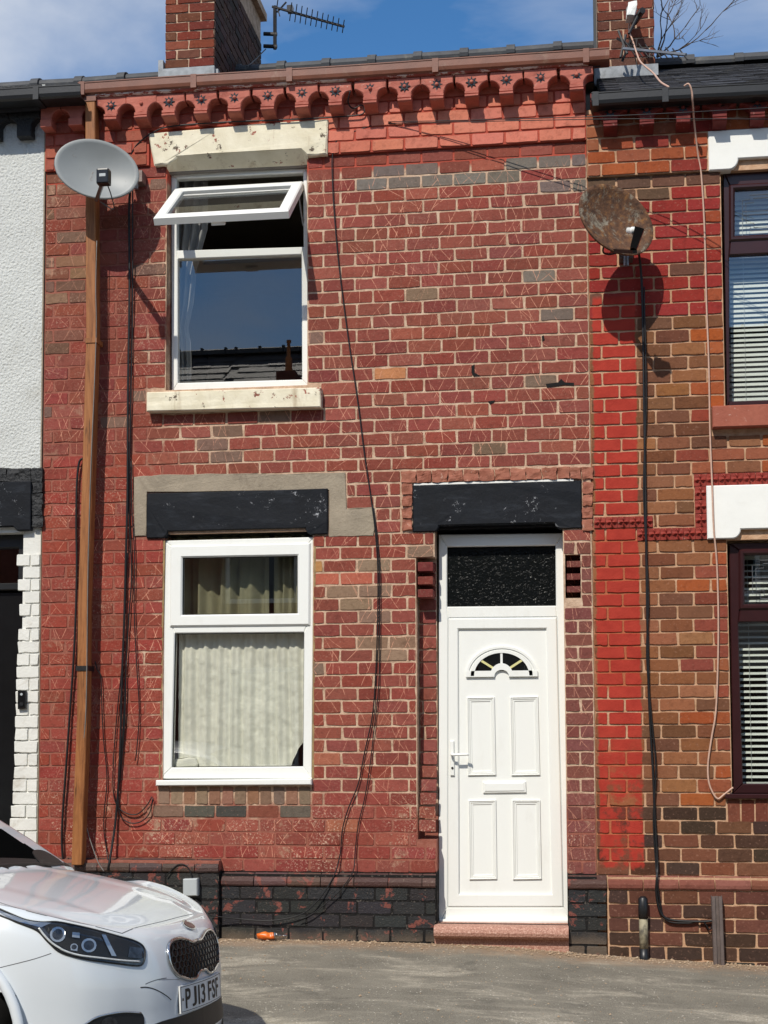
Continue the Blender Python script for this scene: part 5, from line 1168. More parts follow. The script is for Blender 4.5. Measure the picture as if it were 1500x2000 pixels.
MB().tube([at(1255, 20, 2.7), at(1238, 45, 2.95)], .028, 6).build('bracket_arm', M['dark_metal'], lb_)
tw = empty('bare_shrub', at(1290, 115, 3.9)); tag(tw, 'leafless twiggy shrub growing behind the right chimney', 'shrub')
trng = random.Random(5)
def twig(p, d, L_, r, lev, mb):
    pts_ = [p]; 
    for i in range(5): d = (d+Vector((trng.uniform(-.22, .22), trng.uniform(-.2, .2), trng.uniform(-.16, .2)))).normalized(); pts_.append(pts_[-1]+d*L_/5)
    mb.tube(pts_, [r*(1-.13*i) for i in range(6)], 4)
    if lev < 3:
        for k in range(3 if lev < 2 else 2):
            q = pts_[trng.randrange(2, 6)]; twig(q, (d+Vector((trng.uniform(-.7, .7), trng.uniform(-.5, .5), trng.uniform(-.4, .7)))).normalized(), L_*trng.uniform(.45, .75), r*.62, lev+1, mb)
for k, dv in enumerate(((.75, 0, .6), (.45, .1, .9), (.2, 0, 1), (.9, 0, .25))):
    mb = MB(); twig(at(1283, 112, 3.9), Vector(dv).normalized(), .42+.03*k, .009, 0, mb); mb.build('branch', M['twig'], tw)

# ------------------------------------------------------------------ curtains
def curtain(name, x0, x1, z0, z1, y, folds, amp, mat, label, bottom=None, seed=0, nx=90, nz=36, left=None, crump=0.0, group=None):
    v, f = [], []
    for j in range(nz+1):
        tz = j/nz
        for i in range(nx+1):
            tx = i/nx; zb = z0 if bottom is None else z0+lerp_tab(bottom, tx); z = z1+(zb-z1)*tz
            xl = x0 if left is None else lerp_tab(left, tz); x = xl+(x1-xl)*tx
            ph = 6.283*folds*tx+1.5*mnoise.noise(Vector((tx*4, tz*.8, seed))); w = amp*(.5+.5*tz)*math.sin(ph)+amp*.5*math.sin(ph*2.3+seed)
            w += crump*mnoise.noise(Vector((x*16+z*7, z*11, seed)))+crump*.6*mnoise.noise(Vector((x*34, z*26, seed+3)))
            v.append((x+.3*w, y+w, z))
    for j in range(nz):
        for i in range(nx): a_ = j*(nx+1)+i; f.append((a_, a_+nx+1, a_+nx+2, a_+1))
    return tag(link(name, mesh(name, v, f, True), mat), label, 'curtain', group)
r_ = rect(342, 1236, 592, 1500, .12)
curtain('net_curtain', r_[0]+.03, r_[1]+.03, r_[2]-.02, r_[3]+.03, .104, 8.5, .011, M['net'], 'crumpled cream net curtain in the lower pane of the ground floor window', [(0, .0), (.25, -.02), (.5, -.02), (.78, .0), (.88, .04), (1, .26)], 3, 140, 90, None, .0055)
r_ = rect(340, 1060, 600, 1240, .18)
curtain('curtain', r_[0]-.1, at(524, 1140, .19).x, r_[2]-.05, r_[3]+.1, .19, 4.5, .03, M['curtain_olive'], 'plain olive curtain behind the top light of the ground floor window', None, 5, 100, 20)
curtain('curtain', at(534, 1140, .19).x, r_[1]+.05, r_[2]-.05, r_[3]+.1, .19, 2.5, .025, M['curtain_olive'], 'narrow strip of olive curtain at the right of the ground floor top light', None, 8, 60, 20)
cb = MB(); q = at(363, 1490, .10); o = cb.box(q.x-.075, q.x+.085, .075, .115, q.z-.04, q.z+.035).build('bundled_cloth', M['net']); roughen(bevel_mesh(o, .03, 3), .022, 14, 2, 2); smooth(o.data); tag(o, 'white bundled cloth on the inside sill of the ground floor window', 'cloth')
xl0, xr0 = at(345, 500, .25).x-.05, at(404, 450, .25).x
zt_, zb_ = at(345, 350, .25).z, at(360, 745, .25).z
v, f = [], []; nx, nz = 60, 60
for j in range(nz+1):
    tz = j/nz; right = lerp_tab([(0, xr0), (.25, xr0), (.45, at(383, 520, .25).x), (.62, at(376, 600, .25).x), (.74, at(366, 640, .25).x), (.80, at(371, 665, .25).x), (.9, at(372, 700, .25).x), (1, at(372, 745, .25).x)], tz)
    for i in range(nx+1):
        tx = i/nx; x = xl0+(right-xl0)*tx; w = .022*math.sin(tx*26+1.2*tz)+.01*mnoise.noise(Vector((x*9, tz*7, 1))); v.append((x, .25+w, zt_+(zb_-zt_)*tz))
for j in range(nz):
    for i in range(nx): a_ = j*(nx+1)+i; f.append((a_, a_+nx+1, a_+nx+2, a_+1))
tag(link('curtain', mesh('curtain', v, f, True), M['curtain_grey']), 'grey tied back curtain at the left of the upper window', 'curtain')

# ------------------------------------------------------------------ small things on the wall and the ground
mb_ = MB().prism_bev(quad([(357, 1717), (385, 1716), (385, 1750), (357, 1751)], -.145), -.145, -.088, .006).build('utility_box', M['grey_box']); tag(mb_, 'small pale grey utility box on the black plinth above the car bonnet', 'box')
dbx = quad([(34, 1349), (50, 1348), (50, 1384), (34, 1385)], -.028); db = empty('doorbell', at(42, 1366)); tag(db, 'black video doorbell on the white brick pier at the left', 'doorbell')
o = MB().prism_bev(dbx, -.028, -.004, .006).build('doorbell_body', M['black_gloss'], db); ce = at(42, 1375, -.029); MB().tube([ce, ce+Vector((0, -.004, 0))], .014, 14).build('doorbell_button', M['gutter_black'], db); ce = at(42, 1356, -.029); MB().tube([ce, ce+Vector((0, -.003, 0))], .009, 14).build('doorbell_lens', M['grey_box'], db)
M['pole_paint'] = plain('flaking_yellow_post', (150, 142, 118), .7, .3, 10, .5, 50, dirt=(66, 62, 56), dirtamt=.9, dscale=14)
ps = empty('marker_post', at(1257, 1872, -.06)); tag(ps, 'short flaking yellow and black post against the right brick plinth', 'post')
A, B = at(1256, 1772, -.085), at(1258, 1872, -.085)
MB().tube([B+Vector((0, 0, .06)), A.lerp(B, .2)], .028, 12).build('post_shaft', M['pole_paint'], ps, True)
MB().tube([A.lerp(B, .2)+Vector((0, 0, -.005)), A.lerp(B, .04), A+Vector((0, 0, .055)), A+Vector((0, 0, .07))], [.031, .032, .030, .016], 12).build('post_cap', M['gutter_black'], ps, True)
MB().tube([B+Vector((0, 0, -.08)), B+Vector((0, 0, .062))], .030, 12).build('post_foot', M['gutter_black'], ps, True)
A, B = at(1402, 1750, -.09), at(1405, 1886, -.09); x0, z0, z1 = (A.x+B.x)/2, B.z-.06, A.z
chn = MB().prism([(-.034, 0), (-.012, 0), (-.012, .0), (.034, 0)], 0, 1) if False else MB()
prof = [(-.034, -.03), (-.03, -.035), (-.012, -.035), (-.010, -.02), (.010, -.02), (.012, -.035), (.030, -.035), (.034, -.03), (.034, .028), (.030, .028), (.030, -.03), (.014, -.03), (.013, -.014), (-.013, -.014), (-.014, -.03), (-.030, -.03), (-.030, .028), (-.034, .028)]
n = len(prof); chn.add([(x0+a, -.075+b, z0) for a, b in prof]+[(x0+a-.008, -.075+b, z1) for a, b in prof], [tuple(reversed(range(n))), tuple(range(n, 2*n))]+[(i, (i+1) % n, n+(i+1) % n, n+i) for i in range(n)])
tag(chn.build('cable_channel', M['galv']), 'rusty grey metal channel covering the cables at the foot of the right house', 'channel')
# litter
bt = empty('plastic_bottle', at(530, 1846, -.10)); tag(bt, 'crushed plastic bottle with an orange label lying by the plinth', 'bottle')
M['orange'] = plain('orange_wrapper', (222, 104, 30), .35, .25, 22, .6, 30, dirt=(236, 176, 80), dirtamt=.5, dscale=24); M['clear'] = glass('clear_plastic', .82, 3.0, .08, .12)
p = at(502, 1842, -.10); p.z = g_at(p.x, -.1)+.03; q = at(545, 1838, -.10); q.z = g_at(q.x, -.1)+.036; d = (q-p).normalized()
o = MB().tube([p, p+d*.004, p+d*.05, p+d*.09, p+d*.115], [.010, .022, .025, .018, .022], 12).build('label_sleeve', M['orange'], bt, True); roughen(o, .012, 26, 2, 1)
o = MB().tube([p+d*.116, p+d*.13, p+d*.16, p+d*.18, p+d*.2], [.022, .025, .021, .012, .011], 12).build('bottle_end', M['clear'], bt, True); roughen(o, .010, 26, 2, 1)
def scrap(px, py, Y, w, h, label, mat, seed):
    p = at(px, py, Y); z = g_at(p.x, p.y)+.004; v, f = [], []; n = 6
    for i in range(n+1):
        for j in range(n+1): x, y = (i/n-.5)*w, (j/n-.5)*h; v.append((p.x+x, p.y+y+.01*mnoise.noise(Vector((i, seed, 1))), z+.006+.012*mnoise.noise(Vector((x*22, y*22, seed)))))
    for i in range(n):
        for j in range(n): a_ = i*(n+1)+j; f.append((a_, a_+n+1, a_+n+2, a_+1))
    o = link('litter_scrap', mesh('litter_scrap', v, f, True), M[mat]); sm_ = o.modifiers.new('thick', 'SOLIDIFY'); sm_.thickness = .0015; return tag(o, label, 'litter', 'scraps of litter on the pavement')
def ground_pt(px, py):
    d = ray(px, py); t = .0; 
    for Y in [x_*.01 for x_ in range(0, 300)]:
        p = at(px, py, -Y)
        if p.z <= g_at(p.x, -Y)+.0005: break
    return p
gp = ground_pt(945, 1852); scrap(945, 1852, gp.y, .14, .05, 'cream paper scrap in front of the doorstep', 'net', 1)
gp = ground_pt(1085, 1868); scrap(1085, 1868, gp.y, .16, .012, 'thin white strip on the pavement right of the doorstep', 'white_stone', 2)
gp = ground_pt(1220, 1962); scrap(1220, 1962, gp.y, .03, .03, 'tiny yellowish scrap on the pavement near the bottom right', 'net', 3)
gp = ground_pt(525, 1976); scrap(525, 1976, gp.y, .06, .04, 'curled brown leaf on the pavement near the bottom of the picture', 'timber', 4)
# grit swept against the wall and crumbs over the pavement
g = MB(); rg = random.Random(3)
def stone(x, y, s):
    z = g_at(x, y)+s*.25; v = []; 
    for a in ((1, 0, 0), (-1, 0, 0), (0, 1, 0), (0, -1, 0), (0, 0, 1), (0, 0, -1)): v.append((x+a[0]*s*rg.uniform(.5, 1), y+a[1]*s*rg.uniform(.5, 1), z+a[2]*s*rg.uniform(.3, .7)))
    g.add(v, [(0, 2, 4), (2, 1, 4), (1, 3, 4), (3, 0, 4), (2, 0, 5), (1, 2, 5), (3, 1, 5), (0, 3, 5)])
for i in range(4200):
    x = rg.uniform(-3.2, 1.6); y = -.04-abs(rg.gauss(0, .09)); stone(x, y-(.06 if x < -2.3 else 0), min(.016, .0025+rg.expovariate(1/.0028)))
for i in range(1500): stone(rg.uniform(-3.2, 1.6), -rg.uniform(.1, 2.6), min(.012, .002+rg.expovariate(1/.0018)))
M['grit'] = plain('grit', (166, 142, 116), .95, .3, 60, .2, 90, dirt=(206, 196, 178), dirtamt=.6, dscale=30)
tag(g.build('grit', M['grit'], recalc=False), 'loose grit and crumbs of mortar along the foot of the wall', 'grit', kind='stuff')

# ------------------------------------------------------------------ the houses across the street (seen in the window panes)
def mirror_pt(px, py, Y, glass_y=.128):
    p = at(px, py, 2*glass_y-Y); return Vector((p.x, Y, p.z))
OY, ORY = -12.8, -16.4
orz = mirror_pt(480, 684, ORY).z; oez = 5.75
def far_house(x0, x1, label, tone):
    h = empty('terraced_house', ((x0+x1)/2, OY, -.2)); tag(h, label, 'house', 'houses across the street')
    m = bpy.data.materials.get('opp') ; wmat = tone
    def hole(a, b, c, d): return (a, b, c, d)
    w = x1-x0; hs = [(x0+.7, x0+1.9, .9, 2.5), (x1-1.5, x1-.5, -.05, 2.4), (x0+.7, x0+1.9, 3.5, 4.9), (x1-1.7, x1-.6, 3.5, 4.9)]
    wl = slab('front_wall', x0, x1, -.8, oez, OY-.25, OY, hs, wmat, h)
    for a, b, c, d in hs:
        if c < 0: MB().box(a+.05, b-.05, OY-.14, OY-.09, c, d).build('door', M['maroon_frame'], h); continue
        f_ = MB().ring([(a+.01, c+.01), (b-.01, c+.01), (b-.01, d-.01), (a+.01, d-.01)], [(a+.08, c+.08), (b-.08, c+.08), (b-.08, d-.08), (a+.08, d-.08)], OY-.16, OY-.08, .005).build('window', M['upvc'], h); MB().box(a+.078, b-.078, OY-.13, OY-.115, c+.078, d-.078).build('pane', M['glass_dark'], f_)
    dv = Vector((0, ORY-OY, orz-oez)); m = MB(); y0 = OY+.25; z0 = oez-.1
    m.add([(x0, y0, z0), (x1, y0, z0), (x1, ORY, orz-.08), (x0, ORY, orz-.08), (x0, 2*ORY-y0, z0), (x1, 2*ORY-y0, z0)], [(0, 1, 2, 3), (3, 2, 5, 4)]); r = m.build('roof', M['slate'], h, recalc=False)
    j = MB(); ex_ = .26; N_ = int(dv.length/ex_)+1; L_ = Vector((0, ORY-y0, orz-.08-z0)); u = L_.normalized(); nn = Vector((0, -u.z, u.y)); nn = -nn if nn.z < 0 else nn
    for k in range(N_):
        x = x0+(.17 if k % 2 else 0)
        while x < x1-.1:
            p = Vector((x, y0, z0))+u*(k*ex_)+nn*.008; t_ = rg.uniform(.008, .02); xe_ = min(x+.335, x1); ue = u*ex_*1.2
            if (p+ue).y < ORY: ue = u*ex_*.5
            a1, a2 = Vector((xe_-x, 0, 0)), nn*t_
            j.add([p, p+a1, p+a1+ue, p+ue, p+a2, p+a1+a2, p+a1+ue, p+ue], [(0, 1, 5, 4), (4, 5, 6, 7), (0, 4, 7, 3), (1, 2, 6, 5)]); x += .34
    o = j.build('slates', M['slate'], r, recalc=False); o['kind'] = 'stuff'
    k = x0
    while k < x1-.1:
        e = min(k+.45, x1); pts_ = [(-.14, -.06), (-.10, .03), (0, .07), (.10, .03), (.14, -.06)]; c_ = MB(); c_.add([(k, ORY+a, orz-.03+b) for a, b in pts_]+[(e-.01, ORY+a, orz-.03+b) for a, b in pts_], [(i, i+1, 6+i, 5+i) for i in range(4)]+[(0, 1, 2, 3, 4), (9, 8, 7, 6, 5)]); c_.box(e-.05, e, ORY-.05, ORY+.05, orz+.02, orz+.06); c_.build('ridge_tile', M['ridge'], r); k = e
    return h
M['far_brick'] = plain('far_brick', (120, 66, 52), .9, .3, 12, .4, 40); M['far_render'] = plain('far_render', (176, 168, 154), .9, .1, 5, .3, 40)
far_house(-17.5, -12.9, 'rendered house across the street, mirrored at the far left of the upper window', M['far_render'])
hf = far_house(-12.9, -6.4, 'slate roofed house across the street mirrored in the upper window', M['far_brick'])
far_house(-6.4, -1.7, 'brick house across the street with the lower mirrored chimney', M['far_brick']); far_house(-1.7, 3.2, 'house across the street behind the camera, mirrored in the door', M['far_render']); far_house(3.2, 8.2, 'house across the street mirrored in the right-hand windows', M['far_brick'])
YS = -14.2; p = mirror_pt(556, 724, YS); q = mirror_pt(572, 724, YS); zt = mirror_pt(564, 700, YS).z; xm = (p.x+q.x)/2; w = (q.x-p.x)/2
st = MB().box(xm-w*2.2, xm+w*2.4, YS-.5, YS+.3, 5.8, p.z-.08).build('chimney', M['far_brick'], hf); t = MB(); rgs = [(w*.95, 0), (w*.85, .15), (w*.8, .3), (w*.45, .33), (w*.4, .55), (w*.6, .56), (w*.6, .6)]; v, f = [], []
for r_, dz in rgs: v += [(xm+r_*math.cos(6.283*k/12), YS+r_*math.sin(6.283*k/12), p.z-.08+dz) for k in range(12)]
for j in range(len(rgs)-1): f += [(j*12+k, j*12+(k+1) % 12, j*12+12+(k+1) % 12, j*12+12+k) for k in range(12)]
M['pot'] = plain('clay_pot', (196, 120, 70), .8, .1, 9, .2, 40); t.add(v, f).build('chimney_pot', M['pot'], st, True)

# ================================================================== parked car (nose to the right, half beside the kerb)
CAR_H = R(4.0)
pl_ = at(398, 1935, -3.6); road_z = g_at(pl_.x-.8, -3.6)
CMW = Matrix.Translation((pl_.x, pl_.y, road_z)) @ Matrix.Rotation(-CAR_H, 4, 'Z'); CM = CMW @ Matrix.Rotation(R(-2.2), 4, 'X'); CMi = CM.inverted()
car = empty('parked_car', CM.translation); tag(car, 'white hatchback car parked at the bottom left with its nose to the right', 'car')
def paint():
    t = NT('white_car_paint'); d = t.step(t.noise(3, 5, .6), .45, .8)
    c = t.mix(t.math('MULTIPLY', d, .12), (.69, .735, .765, 1), (.56, .57, .56, 1)); t.fin(c, .34, t.bump(t.noise(700, 1), .012, .001), .45, 0.0, .9); t.b.inputs['Coat Roughness'].default_value = .03; return t.m
M['paint'] = paint()
M['trim'] = plain('black_trim', (20, 20, 21), .5, .2, 20, .15, 120); M['chrome'] = plain('chrome', (196, 198, 200), .18, .08, 20, .03, 60, metal=.95); M['darkchrome'] = plain('dark_reflector', (84, 86, 90), .2, .5, 30, .1, 40, metal=.9)
M['tyre'] = plain('tyre', (24, 24, 25), .85, .2, 30, .5, 90); M['rim'] = plain('rim', (150, 152, 156), .35, .1, 20, .05, 60, metal=.8)
M['plate'] = plain('plate_white', (226, 226, 222), .4, .03, 10, .03, 40); M['plate_ink'] = plain('plate_ink', (12, 12, 12), .5, .1, 20, 0); M['lens'] = glass('lamp_lens', .96, .3, .02, .0); M['led'] = plain('led_strip', (226, 230, 232), .25, .15, 60, .3, 160, metal=.3); M['red_badge'] = plain('badge_enamel', (120, 84, 78), .3, .2, 40, .1, 90, metal=.6)
M['seam'] = plain('panel_gap', (92, 94, 96), .8, .1, 30, 0)
half = [(0, 0), (-.004, .12), (-.02, .28), (-.055, .42), (-.105, .53), (-.165, .64), (-.24, .73), (-.34, .795), (-.46, .845), (-.6, .872), (-.8, .885), (-1.1, .89), (-1.6, .89), (-2.2, .89), (-2.9, .885), (-3.4, .87), (-3.8, .84), (-4.05, .77), (-4.2, .62), (-4.26, .4), (-4.28, .2), (-4.28, 0)]
cur = catmull([(a, b, 0) for a, b in half], 8)
FP = [(.19, .06), (.205, .012), (.26, .0), (.33, .010), (.40, .012), (.46, .010), (.52, .018), (.60, .034), (.665, .058), (.712, .092)]
SP = [(.19, .06), (.21, .02), (.30, .010), (.42, .004), (.52, .0), (.60, .0), (.67, .004), (.73, .014), (.79, .034), (.835, .068)]
ds_ = [.085, .10, .115, .13, .145, .16, .175, .19, .205, .22, .235, .25, .27, .30, .34, .38, .43, .48, .54, .60, .66, .72, .78, .84, .89]
BON = [(-.98, .915), (-.75, .878), (-.5, .828), (-.3, .778), (-.15, .735), (-.10, .715), (0, .675)]
ROOF = [(-4.3, .9), (-4.15, .98), (-3.85, 1.2), (-3.5, 1.36), (-3.0, 1.44), (-2.4, 1.475), (-2.0, 1.46), (-1.7, 1.41), (-1.0, 1.2)]
def sst(t): t = max(0, min(1, t)); return t*t*(3-2*t)
def bonnet(X, Y):
    y = abs(Y); z = lerp_tab(BON, X)-.030*(y/.75)**2.2
    return z+.005*sst((y-.40)/.06)*sst((.74-y)/.1)*sst((-X-.12)/.3)                     # raised shoulder of the bonnet
def cabin(X, Y, d):
    return min(.925+(-.97-X)*.60-.02*(Y/.6)**2, lerp_tab(ROOF, X)-.05*(abs(Y)/.62)**2.5, .885+(d-.07)*2.9)
v, tags, NR = [], [], len(FP)+len(ds_)
cols = [(p.x, p.y) for p in cur]; cols = cols+[(x, -y) for x, y in reversed(cols[1:-1])]
for (X, Y) in cols:
    w = sst(-X/.62); sx = -.62+X*.42 if X > -1.1 else X
    if X < -3.2: sx = -3.2+(X+3.2)*.5
    dirv = Vector((sx-X, -Y, 0)); full = dirv.length; dirv = dirv/full if full > 1e-6 else Vector((0, 0, 0))
    z9 = FP[-1][0]*(1-w)+SP[-1][0]*w; d9 = FP[-1][1]*(1-w)+SP[-1][1]*w
    for k in range(len(FP)):
        z = FP[k][0]*(1-w)+SP[k][0]*w; d = FP[k][1]*(1-w)+SP[k][1]*w; p = Vector((X, Y, 0))+dirv*d; v.append((p.x, p.y, z)); tags.append(0)
    for d in ds_:
        dd_ = d9+.012+(full-d9-.012)*((d-.085)/(.89-.085)); p = Vector((X, Y, 0))+dirv*dd_
        zb_ = bonnet(p.x, p.y); zb_ = z9+(zb_-z9)*sst((dd_-d9)/.16)
        sd_ = .07+max(0, .885-.012-abs(p.y))*.95 if X < -.7 else dd_
        zc_ = cabin(p.x, p.y, sd_) if p.x < -.97 else -1; z = zb_ if p.x > -.97 else max(min(zc_, 9), .885 if p.x > -4.0 else .8); v.append((p.x, p.y, z)); tags.append(1)
f, kinds = [], []
nc = len(cols)
for i in range(nc):
    for k in range(NR-1):
        a, b = i*NR+k, ((i+1) % nc)*NR+k; q = (a, b, b+1, a+1); cen = sum((Vector(v[j]) for j in q), Vector())/4
        arch = any(math.hypot(cen.x-wx, cen.z-.31) < .392 and abs(cen.y) > .72 and k < 10 for wx in (-.83, -3.40))
        if arch: continue
        kd = 'body'
        if k >= 9 and cen.x < -.975 and cen.x > -4.1:
            n_ = (Vector(v[b])-Vector(v[a])).cross(Vector(v[a+1])-Vector(v[a])).normalized(); ws = .925+(-.97-cen.x)*.60-.02*(cen.y/.6)**2
            if abs(cen.z-ws) < .012 and cen.z < 1.37: kd = 'windscreen' if abs(cen.y) < .66-.14*(cen.z-.93)/.45 and cen.x < -1.03 else ('cowl' if cen.x >= -1.03 else 'body')
            elif .93 < cen.z < 1.30 and abs(cen.y) > .55 and -3.5 < cen.x < -1.45: kd = 'side'
        f.append(q); kinds.append(kd)
def sub(name, kd, mat, parent=car):
    ff = [q for q, k_ in zip(f, kinds) if k_ == kd]; used = sorted({i for q in ff for i in q}); ix = {j: i for i, j in enumerate(used)}
    me = mesh(name, [CM @ Vector(v[j]) for j in used], [tuple(ix[j] for j in q) for q in ff], True); bm = bmesh.new(); bm.from_mesh(me); bmesh.ops.remove_doubles(bm, verts=bm.verts, dist=1e-4); bmesh.ops.recalc_face_normals(bm, faces=bm.faces); bm.to_mesh(me); bm.free(); smooth(me); return link(name, me, mat, parent)
body = sub('body', 'body', M['paint']); sub('windscreen', 'windscreen', M['glass_dark']); sub('cowl', 'cowl', M['trim']); sub('side_windows', 'side', M['glass_dark'])
bvh = BVHTree.FromPolygons([CM @ Vector(p) for p in v], [q for q in f])
fl_ = MB().box(-4.1, -.15, -.72, .72, .17, .20).xform(CM).build('underbody', M['trim'], car)
def hit_px(px, py, off):
    d = ray(px, py).normalized(); loc, n, i, dist = bvh.ray_cast(CAM, d)
    if loc is None: return None
    if n.dot(d) > 0: n = -n
    return loc+n*off
def hit_yz(Y, Z, off):
    o = CM @ Vector((1.0, Y, Z)); d = (CM.to_3x3() @ Vector((-1, 0, 0))); loc, n, i, dist = bvh.ray_cast(o, d)
    if loc is None: return None
    if n.dot(d) > 0: n = -n
    return loc+n*off
def mirror(o, name=None):
    """the same part on the other side of the car"""
    me = o.data.copy(); S = CM @ Matrix.Diagonal((1, -1, 1, 1)) @ CMi; me.transform(S); me.flip_normals(); q = link(o.name.split('.')[0], me, None, o.parent); return q
def closed(pts, k=5):
    P_ = [Vector((a, b, 0)) for a, b in pts]; n = len(P_); out = []
    for i in range(n):
        a, b, c, d = P_[i-1], P_[i], P_[(i+1) % n], P_[(i+2) % n]
        for j in range(k): t = j/k; out.append(.5*((2*b)+(c-a)*t+(2*a-5*b+4*c-d)*t*t+(3*b-a-3*c+d)*t**3))
    return out
def patch(name, pts, fn, off, mat, parent, cuts=2, rnd=True, skirt=.006):
    loop = closed(pts, 4) if rnd else [Vector((a, b, 0)) for a, b in pts]
    bm = bmesh.new(); vs_ = [bm.verts.new(p) for p in loop]; bm.faces.new(vs_); bmesh.ops.triangulate(bm, faces=bm.faces)
    for _ in range(cuts): bmesh.ops.subdivide_edges(bm, edges=[e for e in bm.edges if not e.is_boundary or True], cuts=1, use_grid_fill=True); bmesh.ops.triangulate(bm, faces=bm.faces)
    bad = []
    for p in bm.verts:
        h = fn(p.co.x, p.co.y, off)
        if h is None: bad.append(p)
        else: p.co = h
    if bad: bmesh.ops.delete(bm, geom=bad, context='VERTS')
    edges = [e for e in bm.edges if e.is_boundary]
    if skirt and edges:
        nrm = {}
        bm.normal_update(); cen = CAM
        r_ = bmesh.ops.extrude_edge_only(bm, edges=edges); nv = [g_ for g_ in r_['geom'] if isinstance(g_, bmesh.types.BMVert)]
        for p in nv:
            loc, n, i, dist = bvh.find_nearest(p.co)
            if loc is not None: p.co = p.co.lerp(loc-(p.co-loc).normalized()*.003, 1.0)
    bmesh.ops.recalc_face_normals(bm, faces=bm.faces); me = bpy.data.meshes.new(name); bm.to_mesh(me); bm.free()
    # keep the outside out
    smooth(me, False); return link(name, me, mat, parent)
def line(name, pts, r, mat, parent, off=.0, fn=hit_px, k=8, loop=False):
    P_ = closed(pts, k) if loop else catmull([(a, b, 0) for a, b in pts], k)
    if loop: P_ = P_+[P_[0]]
    W_ = [fn(p.x, p.y, off) for p in P_]; W_ = [w for w in W_ if w is not None]
    return MB().tube(W_, r, 6).build(name, mat, parent, True)
z3 = lambda L_: [(a/3, 1600+b/3) for a, b in L_]
# headlights
HL = z3([(-160, 462), (-40, 512), (60, 556), (150, 592), (240, 606), (330, 604), (430, 622), (560, 652), (690, 688), (790, 716), (838, 750), (846, 800), (832, 850), (790, 859), (650, 842), (520, 824), (420, 802), (340, 772), (275, 715), (215, 652), (120, 612), (0, 566), (-90, 530)])
hl = patch('headlight', HL, hit_px, .003, M['darkchrome'], car); mirror(hl)
def hpart(name, pts, off, mat, rnd=False):
    o = patch(name, z3(pts), hit_px, off, mat, car, 1, rnd, .0); mirror(o); return o
hpart('lamp_housing', [(265, 622), (420, 636), (560, 664), (700, 700), (800, 735), (826, 770), (826, 818), (640, 818), (440, 784), (350, 742), (300, 690)], .0055, M['trim'], True)
hpart('lamp_reflector', [(-150, 474), (40, 556), (180, 602), (300, 612), (240, 636), (120, 606), (-30, 556)], .006, M['chrome'])
for (cx_, cy_, r_) in ((335, 680, 46), (515, 742, 44), (430, 752, 22)):
    hpart('projector_lamp', [(cx_+r_*math.cos(6.283*i/14), cy_+r_*.95*math.sin(6.283*i/14)) for i in range(14)], .0085, M['chrome'])
    hpart('projector_lens', [(cx_+r_*.68*math.cos(6.283*i/14), cy_+r_*.65*math.sin(6.283*i/14)) for i in range(14)], .0105, M['darkchrome'])
hpart('lamp_bar', [(588, 682), (612, 684), (674, 806), (646, 804)], .0095, M['chrome']); hpart('lamp_reflector', [(752, 748), (826, 758), (822, 818), (742, 812)], .008, M['darkchrome'])
hpart('lamp_reflector', [(420, 668), (462, 672), (462, 700), (418, 694)], .0088, M['chrome']); hpart('lamp_reflector', [(412, 738), (450, 744), (448, 776), (410, 770)], .0088, M['chrome'])
o = line('led_strip', z3([(225, 640), (262, 688), (312, 736), (385, 776), (470, 800), (580, 814), (700, 828), (812, 836)]), .0042, M['led'], car, .008); mirror(o)
o = line('headlight_rim', HL, .0032, M['trim'], car, .004, loop=True, k=4); mirror(o)
o = patch('headlight_lens', HL, hit_px, .016, M['lens'], car, 2, True, .012); mirror(o)
# grille with chrome surround and honeycomb
GH = [(0, .632), (.05, .630), (.10, .642), (.17, .656), (.24, .654), (.288, .634), (.308, .597), (.300, .555), (.262, .520), (.19, .496), (.12, .486), (.075, .491), (.04, .507), (0, .510)]
GP = GH+[(-a, b) for a, b in reversed(GH[1:-1])]
gp = patch('grille', GP, hit_yz, .004, M['black_gloss'], car, 2)
MB_ = line('grille_surround', GP, .0085, M['chrome'], car, .004, hit_yz, 5, True)
def inside(y, z, P_):
    c = False
    for i in range(len(P_)):
        (a, b), (d, e) = P_[i-1], P_[i]
        if (b > z) != (e > z) and y < (d-a)*(z-b)/(e-b)+a: c = not c
    return c
lat = MB(); hy_, hz_ = .040, .032; loopp = [(p.x, p.y) for p in closed(GP, 4)]
for rr in range(-1, 10):
    for cc in range(-11, 12):
        y0 = cc*hy_+(hy_/2 if rr % 2 else 0); z0 = .48+rr*hz_*.78
        ring_ = [(y0+hy_*.5*math.sin(R(60*i)), z0+hz_*.5*math.cos(R(60*i))) for i in range(4)]
        for (p, q) in zip(ring_, ring_[1:]):
            if inside(*p, loopp) and inside(*q, loopp):
                A_, B_ = hit_yz(p[0], p[1], .009), hit_yz(q[0], q[1], .009)
                if A_ and B_: lat.tube([A_, B_], .0032, 4)
o = lat.build('grille_mesh', M['trim'], car); o['kind'] = 'stuff'
# badge
def oval(rx_, ry_, n=20): return [(368+rx_*math.cos(6.283*i/n)-.42*ry_*math.sin(6.283*i/n)*.2, 1808+rx_*.42*math.cos(6.283*i/n)+ry_*math.sin(6.283*i/n)) for i in range(n)]
patch('badge', oval(13, 6.5), hit_px, .006, M['chrome'], car, 1); patch('badge_face', oval(10.5, 4.6), hit_px, .0075, M['red_badge'], car, 1, True, .0)
